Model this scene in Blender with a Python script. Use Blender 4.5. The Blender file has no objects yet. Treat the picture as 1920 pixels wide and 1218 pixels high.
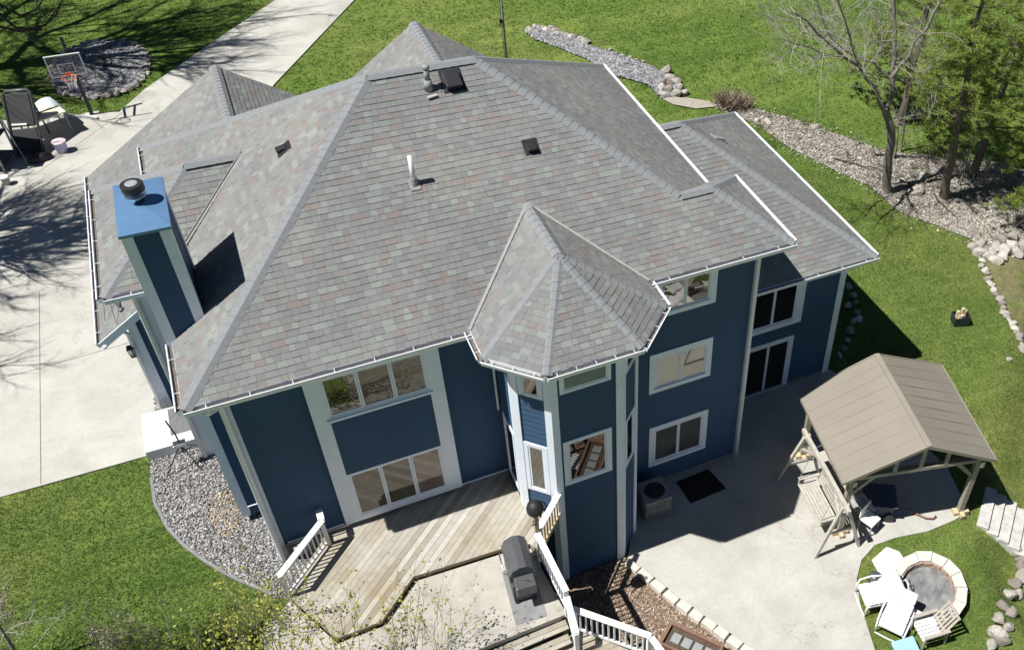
import bpy, math, random
import numpy as np
from mathutils import Vector, Matrix
R_ = math.radians
random.seed(7)
rng = np.random.default_rng(7)
S = bpy.context.scene
COL = S.collection

# ------------------------------------------------------------------ camera
YAW, PITCH, ROLL, FPX, PPX, PPY = .528, .730, .079, 1787.9, 1328.3, 609.3     # solved from the house's own edges
CAM = Vector((1.933, -16.003, 22.417))
_f = Vector((math.sin(YAW)*math.cos(PITCH), math.cos(YAW)*math.cos(PITCH), -math.sin(PITCH)))
_r = Vector((math.cos(YAW), -math.sin(YAW), 0)); _u = _r.cross(_f)
CR = math.cos(ROLL)*_r + math.sin(ROLL)*_u
CU = -math.sin(ROLL)*_r + math.cos(ROLL)*_u
cd = bpy.data.cameras.new("camera"); co = bpy.data.objects.new("camera", cd); COL.objects.link(co)
M3 = Matrix((CR, CU, -_f)).transposed()
co.matrix_world = Matrix.Translation(CAM) @ M3.to_4x4()
cd.sensor_fit = 'HORIZONTAL'; cd.sensor_width = 36; cd.lens = FPX/1920*36
cd.shift_x = -(PPX-960)/1920; cd.shift_y = (PPY-609)/1920
cd.clip_end = 1000
S.camera = co

# ------------------------------------------------------------------ light
SUN_D = Vector((.567, -.008, -1)).normalized()          # the way the light travels
w = bpy.data.worlds.new("World"); S.world = w; w.use_nodes = True
nt = w.node_tree; sky = nt.nodes.new('ShaderNodeTexSky'); sky.sky_type = 'NISHITA'; sky.sun_disc = False
elev = math.asin(-SUN_D.z); az = math.atan2(-SUN_D.x, -SUN_D.y)
sky.air_density = .5; sky.dust_density = 0; sky.ozone_density = 1.5; sky.sun_elevation = elev; sky.sun_rotation = az
bg = nt.nodes['Background']; bg.inputs['Strength'].default_value = .05
nt.links.new(sky.outputs[0], bg.inputs[0])
sl = bpy.data.lights.new("sun", 'SUN'); sl.energy = 5.0; sl.angle = R_(.5); sl.color = (1, .985, .95)
so = bpy.data.objects.new("sun", sl); COL.objects.link(so)
so.rotation_euler = SUN_D.to_track_quat('-Z', 'Y').to_euler(); so.location = (-30, 0, 50)
vs = S.view_settings; vs.view_transform = 'Standard'; vs.look = 'None'; vs.exposure = .38; vs.gamma = 1
S.cycles.max_bounces = 6; S.cycles.diffuse_bounces = 2

# ------------------------------------------------------------------ small helpers
def smooth(a, b, x):
    t = np.clip((np.asarray(x, float)-a)/(b-a), 0, 1); return t*t*(3-2*t)
def tz(x, y):                                           # height of the ground
    x = np.asarray(x, float); y = np.asarray(y, float)
    left = 1-smooth(2.5, 5.2, x); back = smooth(8, 20, y)
    near = 1-.35*smooth(-3, -9, y)
    z = 2.3*np.maximum(left*near, back)
    z = z + .012*np.sin(x*1.3+.4)*np.sin(y*1.1) - .012
    d = (x-17.75)*.68-(y+5.33)*.73
    return z-.75*smooth(-.1, 1.6, d)*smooth(16.7, 17.6, x)
def ray(u, v): return _f + (u-PPX)/FPX*CR - (v-PPY)/FPX*CU
def pt(u, v, z=0):                                      # where a sight line meets a level plane
    q = ray(u, v); return CAM + q*((z-CAM.z)/q.z)
def G(u, v, dz=0):                                      # ... or the ground
    q = ray(u, v); z = 1.
    for _ in range(40):
        p = CAM+q*((z-CAM.z)/q.z); z = .5*z+.5*(float(tz(p.x, p.y))+dz)
    p = CAM+q*((z-CAM.z)/q.z); return Vector((p.x, p.y, z))

class MB:
    def __init__(s): s.v = []; s.f = []; s.m = []; s.uv = []; s.mi = 0
    def face(s, pts, uv=None):
        i = len(s.v); s.v += [tuple(p) for p in pts]; s.f.append(tuple(range(i, i+len(pts)))); s.m.append(s.mi)
        s.uv += list(uv) if uv is not None else [(0, 0)]*len(pts)
        return s
    def mesh(s, vs, fs):
        i = len(s.v); s.v += [tuple(p) for p in vs]
        for f in fs: s.f.append(tuple(i+k for k in f)); s.m.append(s.mi); s.uv += [(0, 0)]*len(f)
        return s
    def box8(s, b, t):                                  # bottom ring, top ring
        return s.mesh(list(b)+list(t), [(3, 2, 1, 0), (4, 5, 6, 7), (0, 1, 5, 4), (1, 2, 6, 5), (2, 3, 7, 6), (3, 0, 4, 7)])
    def box(s, x0, x1, y0, y1, z0, z1):
        if x0 > x1: x0, x1 = x1, x0
        if y0 > y1: y0, y1 = y1, y0
        if z0 > z1: z0, z1 = z1, z0
        r = [(x0, y0), (x1, y0), (x1, y1), (x0, y1)]
        return s.box8([(a, b, z0) for a, b in r], [(a, b, z1) for a, b in r])
    def bar(s, a, b, w, h, up=(0, 0, 1)):               # squared timber from a to b
        a = Vector(a); b = Vector(b); d = (b-a).normalized(); up = Vector(up)
        if abs(d.dot(up)) > .98: up = Vector((0, 1, 0)) if abs(d.y) < .9 else Vector((1, 0, 0))
        sd = d.cross(up).normalized(); un = sd.cross(d).normalized()
        q = lambda p: [p-sd*w/2-un*h/2, p-sd*w/2+un*h/2, p+sd*w/2+un*h/2, p+sd*w/2-un*h/2]
        return s.box8(q(a), q(b))
    def tube(s, pts, rad, n=8, cap=True):
        pts = [Vector(p) for p in pts]
        if not hasattr(rad, '__len__'): rad = [rad]*len(pts)
        vs = []; fs = []; ref = Vector((.3, .2, 1)) if abs((pts[-1]-pts[0]).normalized().z) < .9 else Vector((1, .1, 0))
        for k, p in enumerate(pts):
            d = (pts[min(k+1, len(pts)-1)]-pts[max(k-1, 0)]).normalized()
            a = d.cross(ref).normalized(); b = d.cross(a)
            for j in range(n):
                t = 2*math.pi*j/n; vs.append(p+(a*math.cos(t)+b*math.sin(t))*rad[k])
        for k in range(len(pts)-1):
            for j in range(n): fs.append((k*n+j, k*n+(j+1) % n, (k+1)*n+(j+1) % n, (k+1)*n+j))
        if cap: fs += [tuple(range(n))[::-1], tuple(range((len(pts)-1)*n, len(pts)*n))]
        return s.mesh(vs, fs)
    def lathe(s, c, prof, n=24):
        c = Vector(c); vs = []; fs = []
        for r, z in prof:
            for j in range(n): t = 2*math.pi*j/n; vs.append(c+Vector((r*math.cos(t), r*math.sin(t), z)))
        for k in range(len(prof)-1):
            for j in range(n): fs.append((k*n+j, k*n+(j+1) % n, (k+1)*n+(j+1) % n, (k+1)*n+j))
        fs += [tuple(range(n))[::-1], tuple(range((len(prof)-1)*n, len(prof)*n))]
        return s.mesh(vs, fs)
    def prism(s, poly, z0, z1):
        n = len(poly); a = sum(poly[i][0]*poly[(i+1) % n][1]-poly[(i+1) % n][0]*poly[i][1] for i in range(n))
        if a < 0: poly = poly[::-1]
        vs = [(p[0], p[1], z0) for p in poly]+[(p[0], p[1], z1) for p in poly]
        fs = [tuple(range(n))[::-1], tuple(range(n, 2*n))]+[(i, (i+1) % n, n+(i+1) % n, n+i) for i in range(n)]
        return s.mesh(vs, fs)
    def xf(s, M, i0=0):
        for i in range(i0, len(s.v)): s.v[i] = tuple(M @ Vector(s.v[i]))
        return s
    def build(s, name, mats, parent=None, smooth_=False, bevel=0):
        me = bpy.data.meshes.new(name); me.from_pydata(s.v, [], s.f)
        for m in (mats if isinstance(mats, (list, tuple)) else [mats]): me.materials.append(m)
        me.polygons.foreach_set('material_index', s.m)
        if any(u != (0, 0) for u in s.uv):
            l = me.uv_layers.new(name='UVMap'); l.data.foreach_set('uv', np.array(s.uv, float).ravel())
        if smooth_: me.polygons.foreach_set('use_smooth', [True]*len(me.polygons))
        me.update(); me.validate()
        o = bpy.data.objects.new(name, me); COL.objects.link(o)
        if parent is not None: o.parent = parent
        if bevel:
            b = o.modifiers.new('bevel', 'BEVEL'); b.width = bevel; b.segments = 2; b.limit_method = 'ANGLE'
        return o
def tag(o, label, cat, group=None, kind=None):
    if label: o['label'] = label
    if cat: o['category'] = cat
    if group: o['group'] = group
    if kind: o['kind'] = kind
    return o
def thing(name, label, cat, group=None, loc=(0, 0, 0), rz=0):
    o = bpy.data.objects.new(name, None); COL.objects.link(o); o.location = loc; o.rotation_euler = (0, 0, rz)
    o.empty_display_size = .2
    return tag(o, label, cat, group)
def fast_mesh(name, V, F, mats, mi=None, parent=None):  # numpy arrays; F (n,3) or (n,4)
    me = bpy.data.meshes.new(name); k = F.shape[1]
    me.vertices.add(len(V)); me.vertices.foreach_set('co', V.astype(np.float32).ravel())
    me.loops.add(F.size); me.loops.foreach_set('vertex_index', F.astype(np.int32).ravel())
    me.polygons.add(len(F)); me.polygons.foreach_set('loop_start', np.arange(0, F.size, k, dtype=np.int32))
    me.polygons.foreach_set('loop_total', np.full(len(F), k, np.int32))
    for m in (mats if isinstance(mats, (list, tuple)) else [mats]): me.materials.append(m)
    if mi is not None: me.polygons.foreach_set('material_index', mi.astype(np.int32))
    me.update(calc_edges=True)
    o = bpy.data.objects.new(name, me); COL.objects.link(o)
    if parent is not None: o.parent = parent
    return o
def inpoly(P, poly):
    x, y = P[:, 0], P[:, 1]; r = np.zeros(len(P), bool); n = len(poly)
    for i in range(n):
        (x0, y0), (x1, y1) = poly[i][:2], poly[(i+1) % n][:2]
        c = (y0 > y) != (y1 > y)
        with np.errstate(divide='ignore', invalid='ignore'): r ^= c & (x < (x1-x0)*(y-y0)/(y1-y0)+x0)
    return r
def project(P):
    q = P-np.array(CAM); z = q@np.array(_f); return PPX+FPX*(q@np.array(CR))/z, PPY-FPX*(q@np.array(CU))/z

# ------------------------------------------------------------------ materials
class N:
    def __init__(s, name):
        s.m = bpy.data.materials.new(name); s.m.use_nodes = True; s.t = s.m.node_tree; s.b = s.t.nodes['Principled BSDF']
    def n(s, typ, **k):
        o = s.t.nodes.new('ShaderNode'+typ)
        for a, b in k.items(): setattr(o, a, b)
        return o
    def l(s, a, b): s.t.links.new(a, b)
    def val(s, x, inp):
        if hasattr(x, 'default_value') and hasattr(x, 'is_linked'): s.l(x, inp)
        else: inp.default_value = x
    def math(s, op, a, b=0, c=0):
        o = s.n('Math', operation=op); s.val(a, o.inputs[0]); s.val(b, o.inputs[1])
        if c != 0: s.val(c, o.inputs[2])
        return o.outputs[0]
    def noise(s, scale, detail=4, rough=.6, vec=None, dist=0):
        o = s.n('TexNoise'); o.inputs['Scale'].default_value = scale; o.inputs['Detail'].default_value = detail
        o.inputs['Roughness'].default_value = rough; o.inputs['Distortion'].default_value = dist
        s.l(vec if vec is not None else s.obj(), o.inputs['Vector']); return o.outputs['Fac']
    def obj(s):
        if not hasattr(s, '_o'): s._o = s.n('TexCoord').outputs['Object']
        return s._o
    def ramp(s, f, stops, const=False):
        o = s.n('ValToRGB'); e = o.color_ramp.elements
        if const: o.color_ramp.interpolation = 'CONSTANT'
        while len(e) < len(stops): e.new(.5)
        for i, (p, c) in enumerate(stops): e[i].position = p; e[i].color = (*c, 1)
        s.l(f, o.inputs[0]); return o.outputs[0]
    def mix(s, f, a, b, mode='MIX'):
        o = s.n('Mix', data_type='RGBA', blend_type=mode)
        s.val(f, o.inputs[0])
        for x, i in ((a, 6), (b, 7)):
            if isinstance(x, tuple): o.inputs[i].default_value = (*x, 1)
            else: s.l(x, o.inputs[i])
        return o.outputs[2]
    def bump(s, h, st=.3, d=.02):
        o = s.n('Bump'); o.inputs['Strength'].default_value = st; o.inputs['Distance'].default_value = d
        s.l(h, o.inputs['Height']); s.l(o.outputs[0], s.b.inputs['Normal'])
    def col(s, c): s.l(c, s.b.inputs['Base Color'])
    def mow(s):                                         # streaks left by the mower and uneven growth
        m = s.n('Mapping'); s.l(s.obj(), m.inputs[0]); m.inputs['Rotation'].default_value = (0, 0, .62); m.inputs['Scale'].default_value = (.06, .95, 1)
        return s.ramp(s.noise(1, 5, .65, vec=m.outputs[0]), [(.34, (.84, .86, .84)), (.66, (1.2, 1.15, 1.2))])
    def thin(s, c, f):                                  # thin leaf: some light comes through
        s.col(c); t = s.n('BsdfTranslucent'); s.l(c, t.inputs[0]); m = s.n('MixShader'); m.inputs[0].default_value = f
        s.l(s.b.outputs[0], m.inputs[1]); s.l(t.outputs[0], m.inputs[2]); s.l(m.outputs[0], s.t.nodes['Material Output'].inputs[0])
    def pr(s, **k):
        for a, b in k.items(): s.b.inputs[a.replace('_', ' ')].default_value = b
        return s
def simple(name, c, rough=.6, var=.15, scale=6, metal=0, spec=.5, bump=0, fine=60):
    k = N(name); k.pr(Roughness=rough, Metallic=metal); k.b.inputs['Specular IOR Level'].default_value = spec
    f = k.noise(scale, 5, .65)
    d = tuple(x*(1-var) for x in c); u = tuple(min(1, x*(1+var)) for x in c)
    k.col(k.ramp(f, [(.25, d), (.75, u)]))
    if bump: k.bump(k.noise(fine, 3), bump, .01)
    return k.m
MAT = {}
MAT['trim'] = simple('white_trim', (.81, .86, .94), .45, .06, 2)  # white, with a blue skylight tint put into the colour
MAT['trimrail'] = simple('white_railing', (.80, .80, .79), .5, .08, 3)
MAT['gutter'] = simple('white_gutter', (.80, .83, .88), .35, .08, 3)  # slight blue in the white stands in for skylight
MAT['gutin'] = simple('gutter_debris', (.13, .11, .09), .9, .6, 9)
MAT['black'] = simple('black_metal', (.022, .023, .025), .45, .2, 8)
MAT['blackpl'] = simple('black_plastic', (.018, .018, .02), .6, .2, 8)
MAT['rubber'] = simple('rubber_mat', (.012, .012, .013), .85, .3, 14)
MAT['grey'] = simple('grey_metal', (.30, .31, .31), .5, .12, 5)
MAT['steel'] = simple('galvanised_steel', (.62, .63, .64), .25, .1, 6, metal=1)
MAT['pvc'] = simple('white_pvc', (.82, .82, .80), .4, .05, 4)
MAT['greypipe'] = simple('grey_vent_pipe', (.28, .29, .28), .7, .3, 9)
MAT['wood'] = simple('weathered_wood', (.33, .30, .24), .8, .3, 7, bump=.3)
MAT['newwood'] = simple('new_wood', (.56, .45, .28), .75, .2, 6)
MAT['postwood'] = simple('brown_post_wood', (.36, .26, .17), .75, .25, 6)
MAT['plastic'] = simple('white_plastic', (.82, .82, .80), .4, .05, 5)
MAT['cushion'] = simple('white_cushion', (.80, .79, .77), .85, .06, 5, bump=.2)
MAT['tanpl'] = simple('tan_plastic', (.42, .38, .32), .5, .1, 5)
MAT['bluecloth'] = simple('light_blue_cloth', (.30, .52, .78), .8, .12, 4)
MAT['navy'] = simple('navy_cover', (.035, .055, .10), .45, .25, 4)
MAT['greycloth'] = simple('grey_cloth', (.42, .42, .40), .9, .2, 9)
MAT['rust'] = simple('rusty_brown', (.22, .12, .08), .7, .35, 9)
MAT['slate'] = simple('slate_grey', (.085, .088, .092), .38, .15, 5)
MAT['grillcab'] = simple('dark_grill_cabinet', (.045, .047, .05), .5, .2, 5)
MAT['orange'] = simple('orange_rim', (.75, .16, .05), .5, .1, 5)
MAT['net'] = simple('white_net', (.75, .75, .73), .9, .1, 8)
MAT['rock'] = None
MAT['ash'] = simple('grey_ash', (.20, .20, .198), .95, .6, 4, bump=.8, fine=30)
MAT['capstone'] = simple('pale_capstone', (.62, .58, .51), .9, .15, 6, bump=.4)
MAT['block'] = simple('tan_block', (.40, .29, .22), .9, .3, 7, bump=.4)
MAT['edge'] = simple('limestone_edging', (.58, .55, .48), .9, .2, 5, bump=.4)
MAT['step'] = simple('stone_step', (.50, .48, .44), .9, .28, 4, bump=.5)
MAT['found'] = simple('foundation_concrete', (.22, .22, .22), .9, .2, 4)
MAT['dirt'] = simple('dark_soil', (.09, .065, .045), .95, .4, 5)
MAT['purplepail'] = simple('lavender_bucket', (.42, .42, .62), .5, .35, 16)
MAT['pinklid'] = simple('pink_lid', (.78, .62, .66), .5, .06, 6)
MAT['tanboard'] = simple('cream_board', (.74, .66, .50), .6, .08, 5)
MAT['doormat'] = simple('grey_doormat', (.17, .17, .17), .95, .35, 16)
MAT['plank'] = simple('grey_planks', (.33, .30, .26), .85, .3, 6)

def m_siding():
    k = N('blue_siding'); k.pr(Roughness=.6); k.b.inputs['Specular IOR Level'].default_value = .12
    f = k.noise(1.1, 5, .6)
    k.col(k.ramp(f, [(.3, (.050, .096, .170)), (.7, (.058, .109, .192))]))
    mp = k.n('Mapping'); k.l(k.obj(), mp.inputs[0]); mp.inputs['Scale'].default_value = (3, 3, 60)
    k.bump(k.noise(4, 4, vec=mp.outputs[0]), .12, .004); return k.m
MAT['siding'] = m_siding()
def m_glass(name, c, refl=.42):
    k = N(name); k.pr(Roughness=.7); k.b.inputs['Specular IOR Level'].default_value = 0
    k.col(k.ramp(k.noise(.9, 2), [(.3, tuple(x*.7 for x in c)), (.7, tuple(x*1.2 for x in c))]))
    g = k.n('BsdfGlossy'); g.inputs['Roughness'].default_value = .015; g.inputs['Color'].default_value = (.95, .93, .9, 1)
    bp = k.n('Bump'); bp.inputs['Strength'].default_value = .03; bp.inputs['Distance'].default_value = .02; k.l(k.noise(1.6, 1), bp.inputs['Height']); k.l(bp.outputs[0], g.inputs['Normal'])
    lw = k.n('LayerWeight'); lw.inputs[0].default_value = .35
    mx = k.n('MixShader'); k.l(k.math('MULTIPLY_ADD', lw.outputs['Fresnel'], .6, refl*.55), mx.inputs[0])
    k.l(k.b.outputs[0], mx.inputs[1]); k.l(g.outputs[0], mx.inputs[2]); k.l(mx.outputs[0], k.t.nodes['Material Output'].inputs[0]); return k.m
MAT['glass'] = m_glass('window_glass', (.016, .016, .014), .34)
MAT['glasspale'] = m_glass('glass_painted_pale_reflection', (.17, .20, .235), .12); MAT['glassbrown'] = m_glass('glass_painted_brown_reflection', (.085, .072, .052), .16); MAT['glasspink'] = m_glass('glass_painted_pinkish_reflection', (.20, .145, .125), .16)  # pale, brown and pinkish reflections painted into the pane colours
MAT['glassdark'] = m_glass('dark_glass', (.006, .006, .007), .10)
MAT['glassblind'] = m_glass('glass_over_cream_blind', (.34, .31, .24), .25)
MAT['glasscurtain'] = m_glass('glass_over_grey_curtain', (.10, .10, .09), .25)

def m_shingle():
    k = N('asphalt_shingles'); k.pr(Roughness=.93); k.b.inputs['Specular IOR Level'].default_value = .2
    rp = k.n('NewGeometry').outputs['Random Per Island']
    base = k.ramp(rp, [(0, (.212, .213, .217)), (.16, (.230, .231, .233)), (.34, (.246, .252, .249)), (.52, (.238, .236, .237)), (.70, (.268, .280, .273)), (.80, (.220, .215, .218)), (.88, (.246, .220, .213)), (.955, (.244, .207, .199))], True)
    pat = k.ramp(k.noise(.35, 3), [(.33, (.82, .835, .82)), (.7, (1.05, 1.04, .975))])
    base = k.mix(1, base, pat, 'MULTIPLY')
    sp = k.ramp(k.noise(120, 2), [(.3, (.80, .80, .80)), (.7, (1.15, 1.15, 1.15))])
    k.col(k.mix(.8, base, k.mix(1, base, sp, 'MULTIPLY')))
    # joints between tabs
    k.bump(k.noise(150, 2), .4, .005); return k.m
MAT['shingle'] = m_shingle()
MAT['cap'] = simple('ridge_cap_shingles', (.226, .232, .240), .93, .12, 9, bump=.4, fine=120)
MAT['flash'] = simple('valley_flashing', (.36, .35, .33), .5, .12, 5)
MAT['capmetal'] = simple('chimney_cap_metal', (.15, .29, .48), .5, .12, 2, metal=.5)  # blue of the reflected sky put into the base colour

def m_conc(name, c, sc=.8, stain=.12):
    k = N(name); k.pr(Roughness=.9); k.b.inputs['Specular IOR Level'].default_value = .25
    a = k.noise(sc, 6, .6, dist=.6); b = k.noise(9, 5, .7)
    c1 = k.ramp(a, [(.3, tuple(x*(1-stain) for x in c)), (.65, tuple(x*(1+stain*.5) for x in c))])
    c2 = k.ramp(b, [(.3, (.92, .92, .91)), (.7, (1.05, 1.05, 1.04))])
    c3 = k.ramp(k.noise(2.2, 8, .75, dist=1.5), [(.60, (1, 1, 1)), (.74, (.84, .83, .80))])
    cr = k.math('ABSOLUTE', k.math('SUBTRACT', k.noise(.33, 8, .62, dist=.4), .5)); crm = k.ramp(k.noise(.21, 2), [(.56, (1, 1, 1)), (.60, (0, 0, 0))]); crk = k.mix(1, k.ramp(cr, [(0, (.62, .60, .57)), (.0022, (1, 1, 1))]), crm, 'LIGHTEN')
    st2 = k.ramp(k.noise(.25, 4, .6, dist=2.), [(.30, (.86, .85, .83)), (.52, (1, 1, 1)), (.8, (1.04, 1.04, 1.04))])
    k.col(k.mix(1, k.mix(1, k.mix(1, k.mix(1, c1, c2, 'MULTIPLY'), c3, 'MULTIPLY'), st2, 'MULTIPLY'), crk, 'MULTIPLY')); k.bump(k.noise(70, 3), .25, .004); return k.m
MAT['drive'] = m_conc('driveway_concrete', (.485, .468, .425))
MAT['patio'] = m_conc('patio_concrete', (.475, .455, .415))
MAT['stoop'] = m_conc('white_stoop_concrete', (.72, .72, .72))
MAT['joint'] = simple('control_joint', (.22, .20, .17), .95, .2)

def m_ground():
    k = N('lawn_ground'); k.pr(Roughness=1); k.b.inputs['Specular IOR Level'].default_value = .1
    big = k.noise(.13, 4, .6, dist=.4); mid = k.noise(1.1, 5, .7); fine = k.noise(14, 5, .8)
    c = k.ramp(big, [(.30, (.105, .170, .040)), (.5, (.145, .215, .052)), (.68, (.195, .240, .075))])
    c = k.mix(.75, c, k.mix(1, c, k.ramp(mid, [(.28, (.62, .68, .6)), (.7, (1.35, 1.25, 1.2))]), 'MULTIPLY'))
    c = k.mix(1, c, k.ramp(fine, [(.3, (.55, .58, .5)), (.7, (1.4, 1.35, 1.3))]), 'MULTIPLY')
    c = k.mix(1, c, k.mow(), 'MULTIPLY')
    d = k.ramp(k.noise(2.3, 6, .75, dist=.5), [(.64, (0, 0, 0)), (.78, (1, 1, 1))])
    c = k.mix(k.math('MULTIPLY', d, .45), c, (.17, .145, .07))
    k.col(c); k.bump(k.math('ADD', fine, k.math('MULTIPLY', mid, 1.2)), 1, .06); return k.m
MAT['ground'] = m_ground()
def m_blades(nm='grass_blades', tint=(1, 1, 1), dr=.55):
    k = N(nm); k.pr(Roughness=.8); k.b.inputs['Specular IOR Level'].default_value = .25
    rp = k.n('NewGeometry').outputs['Random Per Island']
    c = k.ramp(rp, [(0, (.105, .185, .040)), (.4, (.130, .215, .048)), (.70, (.155, .24, .058)), (.90, (.20, .265, .082)), (.97, (.36, .35, .20))])
    big = k.ramp(k.noise(.13, 4, .6, dist=.4), [(.30, (.72, .86, .75)), (.5, (1, 1, 1)), (.68, (1.35, 1.12, 1.05))])
    mid = k.ramp(k.noise(.7, 5, .7), [(.28, (.7, .78, .75)), (.7, (1.25, 1.15, 1.1))])
    dry = k.ramp(k.noise(.42, 5, .72, dist=.8), [(.52, (0, 0, 0)), (.72, (1, 1, 1))])
    c = k.mix(1, c, k.mow(), 'MULTIPLY')
    k.thin(k.mix(k.math('MULTIPLY', dry, dr), k.mix(1, k.mix(1, k.mix(1, c, big, 'MULTIPLY'), mid, 'MULTIPLY'), tint, 'MULTIPLY'), (.30, .28, .13)), .45); return k.m
MAT['blades'] = m_blades(tint=(1.26, 1.30, 1.42)); MAT['bladesfar'] = m_blades('far_grass_blades', (.62, .88, .54), .22); MAT['bladesdry'] = m_blades('dry_grass_blades', (1.42, 1.26, 1.55), .9)
def m_islands(name, stops, rough=.9, spec=.2, thin=0):
    k = N(name); k.pr(Roughness=rough); k.b.inputs['Specular IOR Level'].default_value = spec
    c = k.ramp(k.n('NewGeometry').outputs['Random Per Island'], stops)
    k.thin(c, thin) if thin else k.col(c); return k.m
MAT['gravel'] = m_islands('river_gravel', [(0, (.10, .095, .09)), (.3, (.22, .21, .20)), (.6, (.32, .305, .29)), (.85, (.43, .415, .40)), (1, (.62, .61, .59))])
MAT['gravelgrey'] = m_islands('grey_gravel', [(0, (.10, .10, .107)), (.4, (.20, .20, .206)), (.8, (.30, .30, .30)), (1, (.44, .44, .43))])
MAT['chips'] = m_islands('bark_chips', [(0, (.12, .07, .05)), (.3, (.26, .18, .13)), (.65, (.41, .32, .24)), (1, (.58, .50, .41))])
MAT['litter'] = m_islands('leaf_litter', [(0, (.10, .082, .062)), (.3, (.25, .218, .175)), (.65, (.40, .37, .315)), (1, (.64, .61, .54))])
MAT['leafy'] = m_islands('spring_leaves', [(0, (.26, .28, .05)), (.5, (.42, .42, .09)), (1, (.58, .54, .16))], .6, .2, .4)
MAT['leafg'] = m_islands('green_leaves', [(0, (.06, .12, .02)), (.6, (.14, .20, .035)), (1, (.30, .32, .07))], .6, .2, .4)
MAT['needles'] = m_islands('pine_needles', [(0, (.08, .15, .03)), (.35, (.18, .27, .05)), (.7, (.33, .40, .085)), (1, (.52, .51, .13))], .7, .2, .4)
MAT['dead'] = m_islands('dry_grass', [(0, (.20, .14, .10)), (.6, (.36, .28, .21)), (1, (.50, .42, .33))], .9)
MAT['bark'] = simple('grey_bark', (.22, .195, .165), .95, .35, 6, bump=.8, fine=25)
MAT['twig'] = simple('twig_bark', (.34, .315, .275), .9, .3, 9)
MAT['darkbark'] = simple('dark_bark', (.06, .052, .045), .95, .35, 6, bump=.6, fine=25)
MAT['pinebark'] = simple('pine_bark', (.14, .115, .09), .95, .4, 7, bump=.8, fine=25)
def m_soil(name, c, s2):
    k = N(name); k.pr(Roughness=1); f = k.noise(3, 6, .75); g = k.noise(25, 5, .8)
    k.col(k.mix(1, k.ramp(f, [(.3, tuple(x*.7 for x in c)), (.7, s2)]), k.ramp(g, [(.3, (.6, .6, .6)), (.7, (1.3, 1.3, 1.3))]), 'MULTIPLY'))
    k.bump(g, .8, .03); return k.m
MAT['gravelbase'] = m_soil('gravel_base', (.15, .14, .13), (.22, .20, .185))
MAT['mulchbase'] = m_soil('mulch_base', (.20, .14, .10), (.30, .22, .16))
MAT['litterbase'] = m_soil('leaf_litter_base', (.30, .25, .21), (.44, .395, .345))
MAT['brownlawn'] = m_soil('worn_lawn', (.14, .15, .05), (.24, .21, .10))
def m_rock():
    k = N('fieldstone'); k.pr(Roughness=.92)
    oi = k.n('ObjectInfo').outputs['Random']
    c = k.ramp(oi, [(0, (.24, .21, .18)), (.35, (.36, .325, .285)), (.7, (.46, .43, .385)), (1, (.58, .555, .51))])
    k.col(k.mix(1, c, k.ramp(k.noise(7, 6, .7), [(.3, (.62, .62, .62)), (.7, (1.25, 1.22, 1.18))]), 'MULTIPLY')); k.bump(k.noise(9, 6, .75), .7, .04); return k.m
MAT['rock'] = m_rock()
def m_deck():
    k = N('deck_boards'); k.pr(Roughness=.75)
    uv = k.n('UVMap').outputs[0]; sx = k.n('SeparateXYZ'); k.l(uv, sx.inputs[0])
    wn = k.n('TexWhiteNoise', noise_dimensions='1D'); k.l(k.math('FLOOR', k.math('ADD', sx.outputs[1], .5)), wn.inputs['W'])
    c = k.ramp(wn.outputs[0], [(0, (.30, .265, .213)), (.4, (.39, .36, .305)), (.75, (.425, .40, .345)), (1, (.485, .465, .42))])
    mp = k.n('Mapping'); k.l(uv, mp.inputs[0]); mp.inputs['Scale'].default_value = (1.2, 9, 1)
    gr = k.ramp(k.noise(3, 6, .7, vec=mp.outputs[0]), [(.3, (.80, .79, .77)), (.7, (1.12, 1.12, 1.12))])
    st = k.ramp(k.noise(.8, 5, .6), [(.42, (1.06, 1.07, 1.09)), (.70, (.86, .77, .63))])
    k.col(k.mix(1, k.mix(1, c, gr, 'MULTIPLY'), st, 'MULTIPLY')); k.bump(k.noise(6, 5, vec=mp.outputs[0]), .3, .005); return k.m
MAT['deck'] = m_deck()
MAT['platform'] = m_conc('pale_platform', (.45, .42, .37), 1.5, .16)
def m_panel(name, c):
    k = N(name); k.pr(Roughness=.5); f = k.noise(.8, 4, .6, dist=.5)
    k.col(k.ramp(f, [(.3, tuple(x*.93 for x in c)), (.7, tuple(x*1.05 for x in c))])); return k.m
MAT['pavroof'] = m_panel('tan_metal_roof', (.252, .222, .178))
MAT['pavrib'] = m_panel('tan_metal_trim', (.30, .265, .213))
def m_clear():
    k = N('clear_board'); k.pr(Roughness=.08, Alpha=.10); k.b.inputs['Base Color'].default_value = (.5, .55, .55, 1); return k.m
MAT['acrylic'] = m_clear()
def m_tarp():
    k = N('pale_tarp'); k.pr(Roughness=.35); f = k.noise(3.5, 4, .6, dist=1.2)
    k.col(k.ramp(f, [(.3, (.45, .66, .80)), (.5, (.68, .76, .78)), (.62, (.70, .58, .44)), (.75, (.42, .72, .85))])); return k.m
MAT['tarp'] = m_tarp()

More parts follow.
